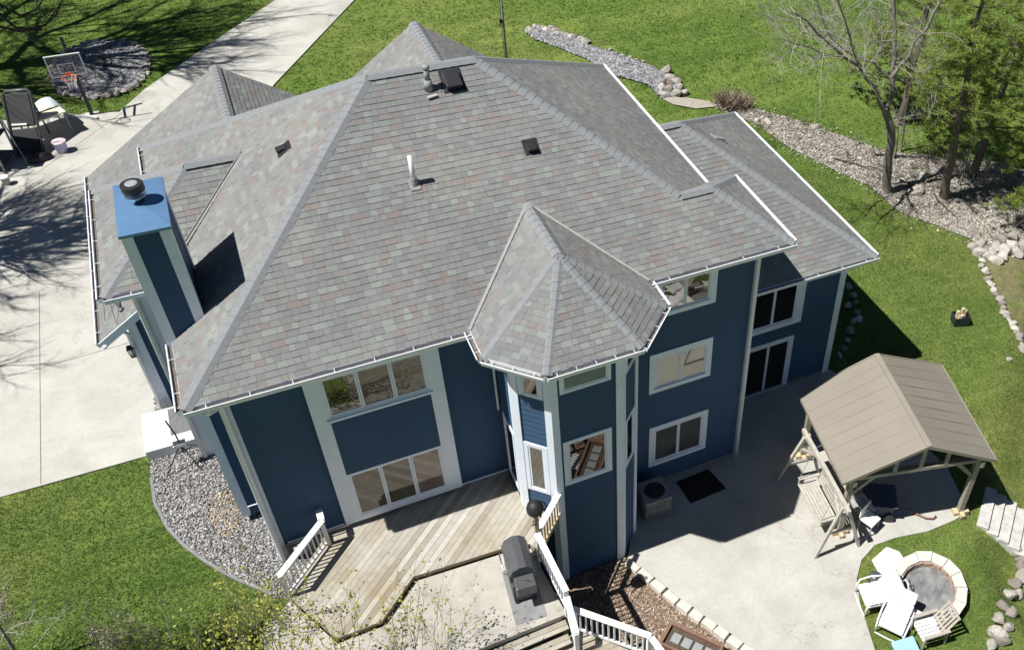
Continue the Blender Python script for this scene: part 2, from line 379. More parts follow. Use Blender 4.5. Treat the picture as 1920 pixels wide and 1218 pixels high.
# ------------------------------------------------------------------ ground, paving
def axis(segs):
    out = []
    for a, b, st in segs: out += list(np.arange(a, b, st))
    return np.array(out+[segs[-1][1]])
gx = axis([(-90, -12, 6), (-12, 30, .4), (30, 120, 6)]); gy = axis([(-40, -9, 3), (-9, 14, .4), (14, 40, 1), (40, 160, 8)])
X, Y = np.meshgrid(gx, gy); Z = tz(X, Y); nx = len(gx)
ii = np.arange(len(gy)-1)[:, None]*nx+np.arange(nx-1)[None, :]; ii = ii.ravel()
gd = fast_mesh('lawn', np.stack([X.ravel(), Y.ravel(), Z.ravel()], 1), np.stack([ii, ii+1, ii+nx+1, ii+nx], 1), MAT['ground'])
gd.data.polygons.foreach_set('use_smooth', [True]*len(gd.data.polygons)); tag(gd, None, None, kind='structure')
def flat(name, poly, z, th, mat, label=None):
    o = MB().prism([tuple(p[:2]) for p in poly], z-th, z).build(name, mat); o['kind'] = 'structure'; return o
drive = [(-16, 4.62), (-5.98, 4.75), (-2.66, 4.72), (-1.0, 4.72), (-1.0, 8), (1.5, 20.5), (3.5, 24.0), (8.3, 31.25), (21, 50), (17.4, 51), (4.86, 32.4), (1.66, 28.77), (-1.34, 25.26), (-2.3, 23.75), (-3.9, 24.1), (-16, 26.5)]
dr = flat('driveway', drive, 2.335, .15, MAT['drive'])
jb = MB()
for a, b in (((-5.08, 4.8), (-5.08, 13)), ((-16, 9.0), (-5.1, 9.35)), ((-5.06, 9.35), (-2.1, 9.55)), ((-5.1, 20.2), (-1.9, 24.0))):
    jb.bar((*a, 2.337), (*b, 2.337), .018, .008)
jb.build('control_joint', MAT['joint'], dr)
P2 = lambda l, z=0: [tuple(pt(u, v, z)[:2]) for u, v in l]
patio = [(8.1, -2.05), (8.72, -3.85), (9.62, -5.7), (10.75, -8.5), (12.0, -9.0)] + P2([(1640, 1218), (1612, 1130), (1606, 1085), (1615, 1050), (1640, 1022), (1680, 1008), (1740, 996), (1790, 975), (1815, 958)]) + [(18.3, -3.2), (18.0, .5), (17.2, 2.1), (8.6, 2.1), (8.6, -1.2)]
pa = flat('patio', patio, .03, .2, MAT['patio'])
gravel = [(-2.60, 4.68), (-2.62, 3.6), (-2.40, 2.1), (-1.75, .80), (-.95, -.30), (-.35, -1.0), (.3, -1.5), (1.2, -.8), (1.2, .3), (.1, .3), (.1, 6.9), (-2.35, 6.9), (-2.35, 4.7)]
mulch = [(5.2, -1.4), (8.0, -1.9), (8.72, -3.9), (9.7, -5.75), (11, -8.4), (6.5, -8.6), (5.2, -5.5)]
def drape(name, poly, dz, mat, res=.4):                 # a thin bed that follows the ground
    p = np.array([q[:2] for q in poly]); lo, hi = p.min(0), p.max(0)
    import bmesh
    bm = bmesh.new(); bm.faces.new([bm.verts.new((a, b, 0)) for a, b in p])
    for ax in (0, 1):
        for c in np.arange(lo[ax]+res, hi[ax], res):
            co_ = [0, 0, 0]; no = [0, 0, 0]; co_[ax] = c; no[ax] = 1
            bmesh.ops.bisect_plane(bm, geom=bm.verts[:]+bm.edges[:]+bm.faces[:], plane_co=co_, plane_no=no)
    xy = np.array([v.co[:2] for v in bm.verts]); zz = tz(xy[:, 0], xy[:, 1])+dz
    for v, z in zip(bm.verts, zz): v.co.z = z
    bmesh.ops.recalc_face_normals(bm, faces=bm.faces[:])
    for f in bm.faces:
        if f.normal.z < 0: f.normal_flip()
    me = bpy.data.meshes.new(name); bm.to_mesh(me); bm.free(); me.materials.append(mat)
    o = bpy.data.objects.new(name, me); COL.objects.link(o); o['kind'] = 'structure'; return o
drape('gravel_bed', gravel, .035, MAT['gravelbase'])
drape('mulch_bed', mulch, .035, MAT['mulchbase'])
GP = lambda l: [tuple(G(u, v)[:2]) for u, v in l]
strip = GP([(984, 58), (1010, 50), (1060, 66), (1105, 88), (1160, 105), (1215, 125), (1255, 145), (1288, 178), (1240, 186), (1215, 160), (1150, 142), (1100, 112), (1050, 92), (1000, 74)])
drape('gravel_strip', strip, .05, MAT['gravelbase'], .5)
litter = GP([(1330, 196), (1365, 185), (1410, 205), (1480, 222), (1560, 250), (1665, 285), (1790, 300), (1990, 330), (1990, 500), (1915, 470), (1840, 470), (1820, 450), (1760, 425), (1690, 400), (1630, 350), (1560, 318), (1470, 272), (1420, 235), (1360, 212)])
drape('leaf_litter_bed', litter, .04, MAT['litterbase'], .6)
worn = GP([(1830, 470), (1860, 520), (1885, 570), (1915, 640), (2000, 780), (2250, 900), (2350, 520), (1915, 468)])
drape('worn_lawn', worn, .03, MAT['brownlawn'], .6)
ring_c = G(190, 130); ring = [(ring_c.x+1.75*math.cos(t), ring_c.y+2.55*math.sin(t)) for t in np.linspace(0, 2*math.pi, 28)[:-1]]
drape('stone_ring_bed', ring, .05, MAT['gravelbase'], .5)
gpath = GP([(1238, 186), (1262, 182), (1330, 192), (1340, 202), (1305, 206), (1262, 198)])
drape('dirt_path', gpath, .06, simple('tan_path', (.36, .32, .26), .95, .15), .5)

# ================================================================== the house
H = 8.4; OV = .59; P = 2/3; L = 12.6
house = thing('house', 'large dark blue house with grey shingle hip roofs, white trim and an octagonal turret', 'house')
V3 = Vector
def clip(poly, v0, v1):
    def half(pl, c, sgn):
        out = []
        for i, a in enumerate(pl):
            b = pl[(i+1) % len(pl)]; da, db = sgn*(a[1]-c), sgn*(b[1]-c)
            if da >= 0: out.append(a)
            if da*db < 0: t = da/(da-db); out.append((a[0]+t*(b[0]-a[0]), a[1]+t*(b[1]-a[1])))
        return out
    p = half(poly, v0, 1)
    return half(p, v1, -1) if len(p) > 2 else []
EXP = .143
def roof_face(mb, polys, e0=None, e1=None):
    """stepped courses of shingle over convex pieces of one roof plane; the eave runs e0 -> e1"""
    p = [V3(q) for q in polys[0]]
    e0 = V3(e0) if e0 else p[0]; e1 = V3(e1) if e1 else p[1]
    ux = (e1-e0).normalized(); q = max(p, key=lambda a: (a-e0).cross(ux).length)
    n = ux.cross(q-e0).normalized()
    if n.z < 0: n = -n; ux = -ux
    wv = n.cross(ux)
    for pl in polys:
        p2 = [((V3(a)-e0).dot(ux), (V3(a)-e0).dot(wv)) for a in pl]
        if sum(p2[i][0]*p2[(i+1) % len(p2)][1]-p2[(i+1) % len(p2)][0]*p2[i][1] for i in range(len(p2))) < 0: p2 = p2[::-1]
        vmin = min(a[1] for a in p2); vmax = max(a[1] for a in p2)
        for k in range(int(math.floor(vmin/EXP+1e-4)), int(math.ceil(vmax/EXP-1e-4))):
            a, b = k*EXP, (k+1)*EXP; c = clip(p2, max(a, vmin), min(b, vmax))
            if len(c) < 3: continue
            sa, sb = min(q[0] for q in c), max(q[0] for q in c); x0 = sa-random.random()*.3
            while x0 < sb:
                x1 = x0+random.choice((.13, .16, .2, .25, .3)); t_ = [(q[1], q[0]) for q in c]; t_ = clip(t_, x0+.002, x1-.002); x0 = x1
                if len(t_) < 3: continue
                t_ = [(q[1], q[0]) for q in t_]; jit = random.choice((.007, .010, .014))
                off = lambda s_, v_: e0+ux*s_+wv*v_+n*(.006+jit*(b-v_)/EXP)
                lo = [q for q in t_ if abs(q[1]-a) < 1e-5]; t_ = t_[::-1] if sum(t_[i_][0]*t_[(i_+1) % len(t_)][1]-t_[(i_+1) % len(t_)][0]*t_[i_][1] for i_ in range(len(t_))) < 0 else t_
                if len(lo) >= 2:
                    s0 = min(q[0] for q in lo); s1 = max(q[0] for q in lo); top_ = [off(*q) for q in t_]; k0 = len(mb.v)
                    mb.mesh(top_+[e0+ux*s0+wv*a-n*.004, e0+ux*s1+wv*a-n*.004], [tuple(range(len(t_))), (len(t_), len(t_)+1, min(range(len(t_)), key=lambda z_: (abs(t_[z_][1]-a) > 1e-5, -t_[z_][0])), min(range(len(t_)), key=lambda z_: (abs(t_[z_][1]-a) > 1e-5, t_[z_][0])))])
                else: mb.face([off(*q) for q in t_])
        mb.face([(e0+ux*q[0]+wv*q[1]-n*.012) for q in p2])
def ridge(mb, a, b, wd=.16, drop=.09, step=.2, lift=.03):
    """overlapping ridge-cap shingles from low a to high b"""
    a = V3(a); b = V3(b); d = b-a; Ln = d.length; d.normalize(); sd = V3((-d.y, d.x, 0)).normalized(); up = sd.cross(d) if sd.cross(d).z > 0 else -sd.cross(d)
    n = max(1, int(Ln/step))
    for k in range(n):
        s0, s1 = Ln*k/n-.01, Ln*(k+1)/n+.03
        lo, hi = lift+.010+.004*random.random(), lift
        prof = [(-1, -1), (-.35, -.12), (.35, -.12), (1, -1)]
        A = [a+d*s0+sd*(x*wd)+up*(lo+z*drop) for x, z in prof]; B = [a+d*s1+sd*(x*wd)+up*(hi+z*drop) for x, z in prof]
        for i in range(3): mb.face([A[i], B[i], B[i+1], A[i+1]] if True else 0, [(s0*.0+.01, .01)]*4)
        mb.face([A[0]-up*.02, A[0], A[1], A[2], A[3], A[3]-up*.02], [(.01, .01)]*6)
def gutter(name, a, b, out, parent=house, hang=.8):
    """open white eave gutter from a to b, its mouth on the side `out`"""
    a = V3(a); b = V3(b); d = (b-a); Ln = d.length; d.normalize(); o = V3(out).normalized()
    m = MB(); z = V3((0, 0, 1))
    def sec(p): return [p+o*.005-z*.02, p+o*.005-z*.15, p+o*.10-z*.15, p+o*.13-z*.03]
    A, B = sec(a), sec(b)
    m.mi = 0
    for i, j in ((1, 2), (2, 3)): m.face([A[i], B[i], B[j], A[j]])
    m.bar(a+o*.13-z*.03, b+o*.13-z*.03, .022, .03)
    m.bar(a+o*.006-z*.10, b+o*.006-z*.10, .012, .2)
    m.face(A); m.face(B[::-1])
    n = max(1, int(Ln/hang))
    for k in range(n): q = a+d*(Ln*(k+.5)/n); m.bar(q+o*.0-z*.02, q+o*.125-z*.02, .012, .008)
    m.mi = 1
    m.face([a+o*.01-z*.085, b+o*.01-z*.085, b+o*.118-z*.085, a+o*.118-z*.085])
    return m.build(name, [MAT['gutter'], MAT['gutin']], parent)
def soffit(mb, poly, z): mb.prism(poly, z-.03, z)
def laps(mb, a, b, z0, z1, ex=.17):
    """lapped boards on a wall face from plan point a to b; outside is to the right of a -> b"""
    a = V3((*a, 0)); b = V3((*b, 0)); d = (b-a).normalized(); n = V3((d.y, -d.x, 0)); z = z0; k = 0
    while z < z1-.005:
        t = min(z+ex, z1); o0 = n*.018; o1 = n*.003
        A, B, Cc, D = a+o0+V3((0, 0, z)), b+o0+V3((0, 0, z)), b+o1+V3((0, 0, t)), a+o1+V3((0, 0, t))
        mb.face([A, B, Cc, D]); mb.face([a+n*.001+V3((0, 0, z)), b+n*.001+V3((0, 0, z)), B, A]); z = t
def wallbox(mb, poly, z0, z1, faces=None):
    """solid wall prism in plan order (counter-clockwise) with lapped boards on its faces"""
    n = len(poly)
    for i in range(n):
        a, b = poly[i], poly[(i+1) % n]
        if faces is None or i in faces: laps(mb, a, b, z0, z1)
        mb.face([(*a, z0), (*b, z0), (*b, z1), (*a, z1)])
def corner(p, z0, z1, da, db, w=.15, t=.03):
    """white corner board: legs along plan directions da and db from the corner p"""
    m = MB(); p = V3((*p, 0)); da = V3((*da, 0)).normalized(); db = V3((*db, 0)).normalized()
    for d1, d2 in ((da, db), (db, da)):
        n = V3((d1.y, -d1.x, 0)); n = -n if n.dot(d2) > 0 else n
        a = p+n*(.02+t/2)-d1*.02; b = a+d1*(w+.02)
        q0 = [a-n*t/2, b-n*t/2, b+n*t/2, a+n*t/2]
        m.box8([x+V3((0, 0, z0)) for x in q0], [x+V3((0, 0, z1)) for x in q0])
    return m.build('corner_board', MAT['trim'], house)

# walls
mb = MB(); wallbox(mb, [(0, 0), (L, 0), (L, 2.0), (11.75, 2.0), (11.75, 9.0), (0, 9.0)], 0, H-.05, {0, 1, 5}); mb.build('main_wall', MAT['siding'], house)
mb = MB(); wallbox(mb, [(11.76, 1.99), (17.15, 1.99), (17.15, 9.9), (11.76, 9.9)], 0, 5.1, {0, 1}); mb.build('wing_wall', MAT['siding'], house)
mb = MB(); wallbox(mb, [(-1.22, 4.1), (-.002, 4.1), (-.002, 7.4), (-1.22, 7.4)], 2.2, H-.05, {0, 3}); mb.build('side_bay_wall', MAT['siding'], house)
mb = MB(); wallbox(mb, [(-2.05, 6.33), (-1.225, 6.33), (5.2, 9.05), (5.2, 13.3), (-2.05, 13.3)], 2.2, 5.55, {0, 4})
mb.face([(-2.05, 6.335, 5.5), (-1.225, 6.335, 5.5), (-1.225, 6.335, 6.35), (-2.05, 6.335, 5.9)]); mb.build('garage_wall', MAT['siding'], house)
TW = [(5.63, 0), (5.63, -1.26), (6.29, -1.92), (7.98, -1.92), (8.64, -1.26), (8.64, 0)]
mb = MB(); wallbox(mb, TW, 0, H-.05, {0, 1, 2, 3, 4}); mb.build('turret_wall', MAT['siding'], house)
for q in ((8.7, 12.55, -.035, -.02, 0, .22), (12.62, 17.1, 1.955, 1.97, 0, .16), (.05, 5.6, -.035, -.02, 1.5, 2.78)): MB().box(*q).build('foundation', MAT['found'], house)
mb = MB(); wallbox(mb, [(4.7, 9), (9.2, 9), (9.2, 10.0), (4.7, 10.0)], 2.2, 8.3, set()); mb.build('front_bay_wall', MAT['siding'], house)

# main roof
EL, ER = V3((-OV, -OV, H)), V3((L+OV, -OV, H)); A_ = 5.235; XR = 12.335; YB = 9.63; ZR = H+P*A_
R1, R2 = V3((-OV+A_, -OV+A_, ZR)), V3((XR-A_, -OV+A_, ZR)); E_ = 1.567
X1, X2 = V3((XR-E_, -OV+E_, H+P*E_)), V3((L+OV-E_, -OV+E_, H+P*E_)); X3 = V3((L+OV, -OV+2*E_, H))
BL, BR = V3((-OV, YB, H)), V3((XR, YB, H)); FR = V3((XR, -OV, H)); hL = V3((-OV+E_, -OV+E_, H+P*E_))
mr = MB()
roof_face(mr, [[EL, ER, X2, X1, hL], [hL, X1, R2, R1]])
roof_face(mr, [[BL, EL, R1]]); roof_face(mr, [[FR, BR, R2]]); roof_face(mr, [[BR, BL, R1, R2]])
roof_face(mr, [[ER, X3, X2]]); roof_face(mr, [[X3, (XR-1.6, X3.y, H), (XR-1.6, X2.y, X2.z), X2]])
mroof = mr.build('roof', MAT['shingle'], house)
rc = MB()
for a, b in ((EL, R1), (FR.lerp(R2, E_/A_), R2), (BL, R1), (BR, R2), (ER, X2), (X3, X2), (X1, X2), (R1, R2)): ridge(rc, a, b)
rc.build('ridge_cap', MAT['cap'], mroof)
sf = MB(); sf.prism([(-OV, -OV), (L+OV, -OV), (L+OV, X3.y), (XR, X3.y), (XR, YB), (-OV, YB)], H-.16, H-.13); sf.build('soffit', MAT['trim'], house)
fs = MB(); fs.box(-OV+.01, L+OV-.01, -OV+.001, -OV+.02, H-.16, H-.02); fs.box(-OV, -OV+.02, -OV+.02, YB, H-.16, H-.02)
fs.box(L+OV-.02, L+OV, -OV+.02, X3.y, H-.16, H-.02); fs.box(XR-.02, XR, X3.y+.01, YB, H-.16, H-.02); fs.build('fascia', MAT['trim'], house)
gutter('gutter', (-OV, -OV, H+.01), (5.02, -OV, H+.01), (0, -1, 0)); gutter('gutter', (9.25, -OV, H+.01), (L+OV, -OV, H+.01), (0, -1, 0))
gutter('gutter', (-OV, -OV, H+.01), (-OV, 1.47, H+.01), (-1, 0, 0)); gutter('gutter', (-OV, 8.0, H+.01), (-OV, YB, H+.01), (-1, 0, 0))
rk = MB(); rk.bar((XR+.03, X3.y-.3, H+.015), (XR+.03, YB, H+.015), .075, .05); rk.bar((L+OV+.03, -OV, H+.015), (L+OV+.03, X3.y, H+.015), .075, .05); rk.build('drip_edge', MAT['gutter'], house)

# lower wing at the right
WX, WY, WZ, WD = 17.74, 1.401, 5.166, 9.074; wa = WD/2
W1, W2, W3 = V3((WX, WY, WZ)), V3((WX, WY+WD, WZ)), V3((WX-wa, WY+wa, WZ+P*wa))
mb = MB()
roof_face(mb, [[(11.9, WY, WZ), W1, W3, (11.9, W3.y, W3.z)]]); roof_face(mb, [[W1, W2, W3]]); roof_face(mb, [[W2, (11.9, W2.y, WZ), (11.9, W3.y, W3.z), W3]])
wroof = mb.build('wing_roof', MAT['shingle'], house)
rc = MB(); ridge(rc, W1, W3); ridge(rc, W2, W3); ridge(rc, (11.9, W3.y, W3.z), W3, lift=.045); rc.build('ridge_cap', MAT['cap'], wroof)
mb = MB(); mb.prism([(11.9, WY), (WX, WY), (WX, WY+WD), (11.9, WY+WD)], WZ-.16, WZ-.13); mb.build('soffit', MAT['trim'], house)
mb = MB(); mb.box(12.62, WX-.01, WY+.001, WY+.02, WZ-.16, WZ-.02); mb.box(WX-.02, WX, WY+.02, WY+WD, WZ-.16, WZ-.02); mb.build('fascia', MAT['trim'], house)
gutter('gutter', (12.62, WY, WZ+.01), (WX, WY, WZ+.01), (0, -1, 0))
mb = MB(); mb.bar((WX+.03, WY, WZ+.015), (WX+.03, WY+WD, WZ+.015), .075, .05); mb.build('drip_edge', MAT['gutter'], house)

# turret roof
TE = [V3((5.04, -OV, H)), V3((5.04, -1.506, H)), V3((6.05, -2.51, H)), V3((8.22, -2.51, H)), V3((9.23, -1.506, H)), V3((9.23, -OV, H))]
TA, TB = V3((7.13, -.527, 9.775)), V3((7.13, 1.47, 9.775))
mb = MB(); ti = V3((0, 0, .015))
roof_face(mb, [[TE[0]+ti, TE[1]+ti, TA+ti, TB+ti]], TE[0]+ti, TE[1]+ti)
for i in (1, 2, 3): roof_face(mb, [[TE[i]+ti, TE[i+1]+ti, TA+ti]])
roof_face(mb, [[TE[4]+ti, TE[5]+ti, TB+ti, TA+ti]], TE[4]+ti, TE[5]+ti)
troof = mb.build('turret_roof', MAT['shingle'], house)
rc = MB(); ridge(rc, TA, TB, .15, lift=.05)
for i in (1, 2, 3, 4): ridge(rc, TE[i], TA, .13, .06, lift=.035)
rc.build('ridge_cap', MAT['cap'], troof)
mb = MB(); n1 = V3((0, -.555, .832))*.035
for a in (TE[0], TE[5]): mb.bar(a+n1, TB+n1, .11, .02, up=(0, -.555, .832)); mb.bar(a+n1*1.6, TB+n1*1.6, .02, .05, up=(0, -.555, .832))
mb.build('valley_flashing', MAT['flash'], troof)
mb = MB(); mb.prism([tuple(p[:2]) for p in TE], H-.17, H-.14)
for i in range(5): mb.bar(TE[i]*.998+TE[(i+1)]*.002-V3((0, 0, .08)), TE[i+1]-V3((0, 0, .08)), .02, .14)
mb.build('soffit', MAT['trim'], house)
for i in range(5):
    d = TE[i+1]-TE[i]; gutter('gutter', TE[i]+V3((0, 0, .015)), TE[i+1]+V3((0, 0, .015)), (d.y, -d.x, 0), hang=.42)

# left bay roof (cross hip) and garage roof
AX, AF, AB = -1.771, 3.521, 7.98; aw = (AB-AF)/2; za = H+P*aw
A1, A2, A3 = V3((AX, AF, H)), V3((AX, AB, H)), V3((AX+aw, AF+aw, za)); A4 = V3((-OV+aw+.1, AF+aw, za)); tz_ = V3((0, 0, .012))
vf = V3((-OV, AF, H)); vb = V3((-OV, AB, H))
mb = MB(); roof_face(mb, [[A1+tz_, vf+tz_, A4+tz_, A3+tz_]]); roof_face(mb, [[A2+tz_, A1+tz_, A3+tz_]]); roof_face(mb, [[vb+tz_, A2+tz_, A3+tz_, A4+tz_]])
aroof = mb.build('side_bay_roof', MAT['shingle'], house)
rc = MB(); ridge(rc, A1, A3); ridge(rc, A2, A3); ridge(rc, A3, A4, lift=.06); rc.build('ridge_cap', MAT['cap'], aroof)
mb = MB(); n2 = V3((-.555, 0, .832))*.055; mb.bar(vf+n2, A4+n2, .12, .02, up=(-.555, 0, .832)); mb.bar(vf+n2*1.6, A4+n2*1.6, .02, .05, up=(-.555, 0, .832)); mb.build('valley_flashing', MAT['flash'], aroof)
mb = MB(); mb.prism([(AX, AF), (-OV, AF), (-OV, AB), (AX, AB)], H-.17, H-.14); mb.box(AX+.01, -OV, AF, AF+.02, H-.16, H-.015); mb.box(AX, AX+.02, AF+.02, AB, H-.16, H-.015); mb.build('soffit', MAT['trim'], house)
gutter('gutter', (AX, AF, H+.015), (AX, AB, H+.015), (-1, 0, 0)); gutter('gutter', (AX, AF, H+.015), (-.7, AF, H+.015), (0, -1, 0), hang=9)
BX, BF, BBk, BZ, BW = -2.62, 5.62, 13.6, 5.6, 4.2; bz = BZ+P*BW
mb = MB(); roof_face(mb, [[(BX, BBk, BZ), (BX, BF, BZ), (BX+BW, BF, bz), (BX+BW, BBk, bz)]]); roof_face(mb, [[(BX+2*BW, BF+3.5, BZ), (BX+2*BW, BBk, BZ), (BX+BW, BBk, bz), (BX+BW, BF+3.5, bz)]])
groof = mb.build('garage_roof', MAT['shingle'], house)
rc = MB(); ridge(rc, (BX+BW, BF+2, bz), (BX+BW, BBk, bz)); rc.build('ridge_cap', MAT['cap'], groof)
gutter('gutter', (BX, BF, BZ+.01), (BX, BBk, BZ+.01), (-1, 0, 0))
mb = MB(); mb.bar((BX-.02, BF-.015, BZ-.09), (-1.24, BF-.015, BZ-.09+P*1.38), .03, .2, up=(0, 0, 1))
mb.face([(BX, BF+.01, BZ-.16), (-1.24, BF+.01, BZ-.16+P*1.38), (-1.24, 6.33, BZ-.16+P*1.38), (BX, 6.33, BZ-.16)]); mb.build('rake_board', MAT['trim'], house)
# front gable behind the ridge
CX_, CY_, CZ_ = 6.92, 10.3, 10.35; cw = 2.8
mb = MB(); roof_face(mb, [[(CX_-cw, CY_, H), (CX_-cw, 5, H), (CX_, 5, CZ_), (CX_, CY_, CZ_)]]); roof_face(mb, [[(CX_+cw, 5, H), (CX_+cw, CY_, H), (CX_, CY_, CZ_), (CX_, 5, CZ_)]])
mb.face([(CX_-cw, CY_-.3, H), (CX_, CY_-.3, CZ_-.04), (CX_+cw, CY_-.3, H)])
froof = mb.build('front_roof', MAT['shingle'], house)
rc = MB(); ridge(rc, (CX_, 5, CZ_), (CX_, CY_, CZ_)); rc.build('ridge_cap', MAT['cap'], froof)

# chimney chase
cx0, cx1, cy0, cy1, cz1 = -.65, .10, 1.50, 3.18, 11.1
chim = MB(); wallbox(chim, [(cx0, cy0), (cx1, cy0), (cx1, cy1), (cx0, cy1)], 2.55, cz1); chim.box(cx0+.01, cx1-.01, cy0+.01, cy1-.01, 2.54, 2.56); chim = chim.build('chimney', MAT['siding'], house)
mb = MB()
for (px, py, sx, sy) in ((cx0, cy0, 1, 1), (cx1, cy0, -1, 1), (cx0, cy1, 1, -1), (cx1, cy1, -1, -1)):
    wd = .15
    mb.box(px-sx*.045, px+sx*wd, py-sy*.045, py-sy*.018, 2.56, cz1-.01); mb.box(px-sx*.045, px-sx*.018, py-sy*.0178, py+sy*wd, 2.56, cz1-.01)
mb.build('corner_board', MAT['trim'], chim)
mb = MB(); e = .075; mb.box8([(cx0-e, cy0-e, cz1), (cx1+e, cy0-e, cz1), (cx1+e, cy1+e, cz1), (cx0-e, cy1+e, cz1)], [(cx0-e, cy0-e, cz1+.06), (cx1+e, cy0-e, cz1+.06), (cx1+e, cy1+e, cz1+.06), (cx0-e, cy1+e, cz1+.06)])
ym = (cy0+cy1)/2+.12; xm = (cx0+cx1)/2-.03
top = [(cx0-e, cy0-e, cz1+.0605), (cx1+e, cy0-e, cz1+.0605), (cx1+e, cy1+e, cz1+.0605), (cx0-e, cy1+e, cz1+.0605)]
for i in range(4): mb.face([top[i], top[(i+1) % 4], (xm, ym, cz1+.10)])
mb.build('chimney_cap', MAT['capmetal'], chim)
mb = MB(); mb.lathe((xm, ym, cz1+.06), [(.12, 0), (.12, .16), (.19, .17), (.19, .2), (.11, .22), (.11, .3)]); mb.build('storm_collar', MAT['steel'], chim, True)
mb = MB(); mb.lathe((xm, ym, cz1+.34), [(.14, 0), (.205, .02), (.205, .15), (.195, .165), (.12, .172)], 32); mb.mi = 1; mb.lathe((xm, ym, cz1+.512), [(.115, 0), (.09, .012)], 24); mb.build('flue_cap', [MAT['black'], MAT['grey']], chim)
# flashing where the roof meets the chase
mb = MB(); mb.bar((cx1+.03, cy0, 8.4+P*(cx1+OV)+.03), (cx1+.03, cy1, 8.4+P*(cx1+OV)+.03), .02, .1); mb.build('step_flashing', MAT['black'], chim)

# corner boards, downspouts
corner((0, 0), 1.5, H-.18, (1, 0), (0, 1), .12); corner((L, 0), 0, H-.18, (-1, 0), (0, 1), .13)
corner((17.15, 1.99), 0, WZ-.18, (-1, 0), (0, 1), .2); corner((-2.05, 6.33), 2.3, 5.6, (1, 0), (0, 1), .16); corner((-1.22, 4.1), 2.3, H-.2, (1, 0), (0, 1), .14)
def downspout(pts, r=.055):
    m = MB(); m.tube(pts, r, 10); return m.build('downspout', MAT['gutter'], house, True)
downspout([(-.25, -.66, H-.12), (-.22, -.5, H-.35), (-.02, -.13, H-.62), (-.02, -.11, 2.5), (-.02, -.11, 2.36)], .065)
downspout([(12.52, -.6, H-.12), (12.52, -.35, H-.35), (12.52, -.075, H-.5), (12.52, -.075, .1)], .05)
downspout([(-1.30, 3.6, H-.12), (-1.30, 3.85, H-.3), (-1.30, 4.03, H-.5), (-1.30, 4.03, 2.4)], .07)
downspout([(BX+.02, BF-.06, BZ-.12), (-2.25, 6.2, BZ-.22), (-2.14, 6.25, BZ-.4), (-2.14, 6.25, 2.4)], .05)

# windows
def frame_xf(a, d):                                     # local x along the wall, local -y outwards
    d = V3((*d, 0)).normalized(); n = V3((d.y, -d.x, 0)); return Matrix(((d.x, -n.x, 0, a[0]), (d.y, -n.y, 0, a[1]), (0, 0, 1, 0), (0, 0, 0, 1)))
def window(a, d, x0, x1, z0, z1, panes, trim=.15, glass='glass', sill=.0, name='window', proud=.045):
    """window unit on the wall through plan point a along d; x0..x1, z0..z1 is the outer edge of its white surround"""
    M = frame_xf(a, d); t = trim if isinstance(trim, tuple) else (trim,)*4          # left, right, bottom, top
    m = MB(); y0, y1 = -.012, -proud
    ix0, ix1, iz0, iz1 = x0+t[0], x1-t[1], z0+t[2], z1-t[3]
    if t[0]: m.box(x0, ix0, y0, y1, z0, z1)
    if t[1]: m.box(ix1, x1, y0, y1, z0, z1)
    if t[2]: m.box(ix0, ix1, y0, y1, z0, iz0)
    if t[3]: m.box(ix0, ix1, y0, y1, iz1, z1)
    if sill: m.box(ix0-.03, ix1+.03, y1-.001, y1-.03, iz0-.05, iz0-.012)
    wn = m.xf(M).build(name, MAT['trim'], house)
    sw = .045; n = panes; pw = (ix1-ix0)/n; fr = MB()
    fr.box(ix0, ix0+sw, y0, y1+.014, iz0, iz1); fr.box(ix1-sw, ix1, y0, y1+.014, iz0, iz1)
    fr.box(ix0+sw, ix1-sw, y0, y1+.014, iz0, iz0+sw); fr.box(ix0+sw, ix1-sw, y0, y1+.014, iz1-sw, iz1)
    for k in range(1, n): fr.box(ix0+k*pw-sw, ix0+k*pw-.004, y0, y1+.014, iz0+sw, iz1-sw); fr.box(ix0+k*pw+.004, ix0+k*pw+sw, y0, y1+.014, iz0+sw, iz1-sw)
    fr.xf(M).build('frame', MAT['trim'], wn)
    for k in range(n):
        g = MB(); g.box(ix0+k*pw+(sw if True else 0), ix0+(k+1)*pw-sw, -.014, -.024, iz0+sw, iz1-sw)
        gl = glass[k] if isinstance(glass, (list, tuple)) else glass
        g.xf(M).build('pane', MAT[gl], wn)
    return wn
X0 = (0, 0); XD = (1, 0)
# tall two-storey window group over the deck
mb = MB(); y0, y1 = -.012, -.16
mb.box(1.53, 1.86, y0, y1, 2.97, 8.2); mb.box(4.05, 4.38, y0, y1, 2.97, 8.2); mb.box(1.86, 4.05, y0, y1, 2.97, 3.12); mb.box(1.86, 4.05, y0, y1, 7.78, 8.2); mb.box(1.86, 4.05, y0, y1, 6.46, 6.6)
mb.build('window_surround', MAT['trim'], house)
mb = MB(); mb.box(1.86, 4.05, -.012, -.13, 4.68, 6.46); laps(mb, (1.86, -.13), (4.05, -.13), 4.70, 6.46); mb.build('spandrel_panel', MAT['siding'], house)
window((0, -.105), XD, 1.86, 4.05, 6.6, 7.78, 3, .03, ('glass', 'glassbrown', 'glassbrown'), proud=.05)
window((0, -.105), XD, 1.86, 4.05, 3.12, 4.68, 3, .045, ('glassbrown', 'glassbrown', 'glasspink'), proud=.05)
mb = MB(); mb.box(1.80, 4.11, -.162, -.2, 6.52, 6.56); mb.build('window_sill', MAT['trim'], house)
for q in ((.2, 1.5), (4.4, 5.6)): MB().box(*q, -.03, -.05, 2.86, 2.93).build('base_trim', MAT['trim'], house)
window(X0, XD, 9.68, 11.40, 6.62, 8.02, 2, (.17, .2, .18, .12), 'glass', .05)
window(X0, XD, 9.58, 11.42, 3.97, 5.40, 2, .18, ('glassblind', 'glassblind'), .05)
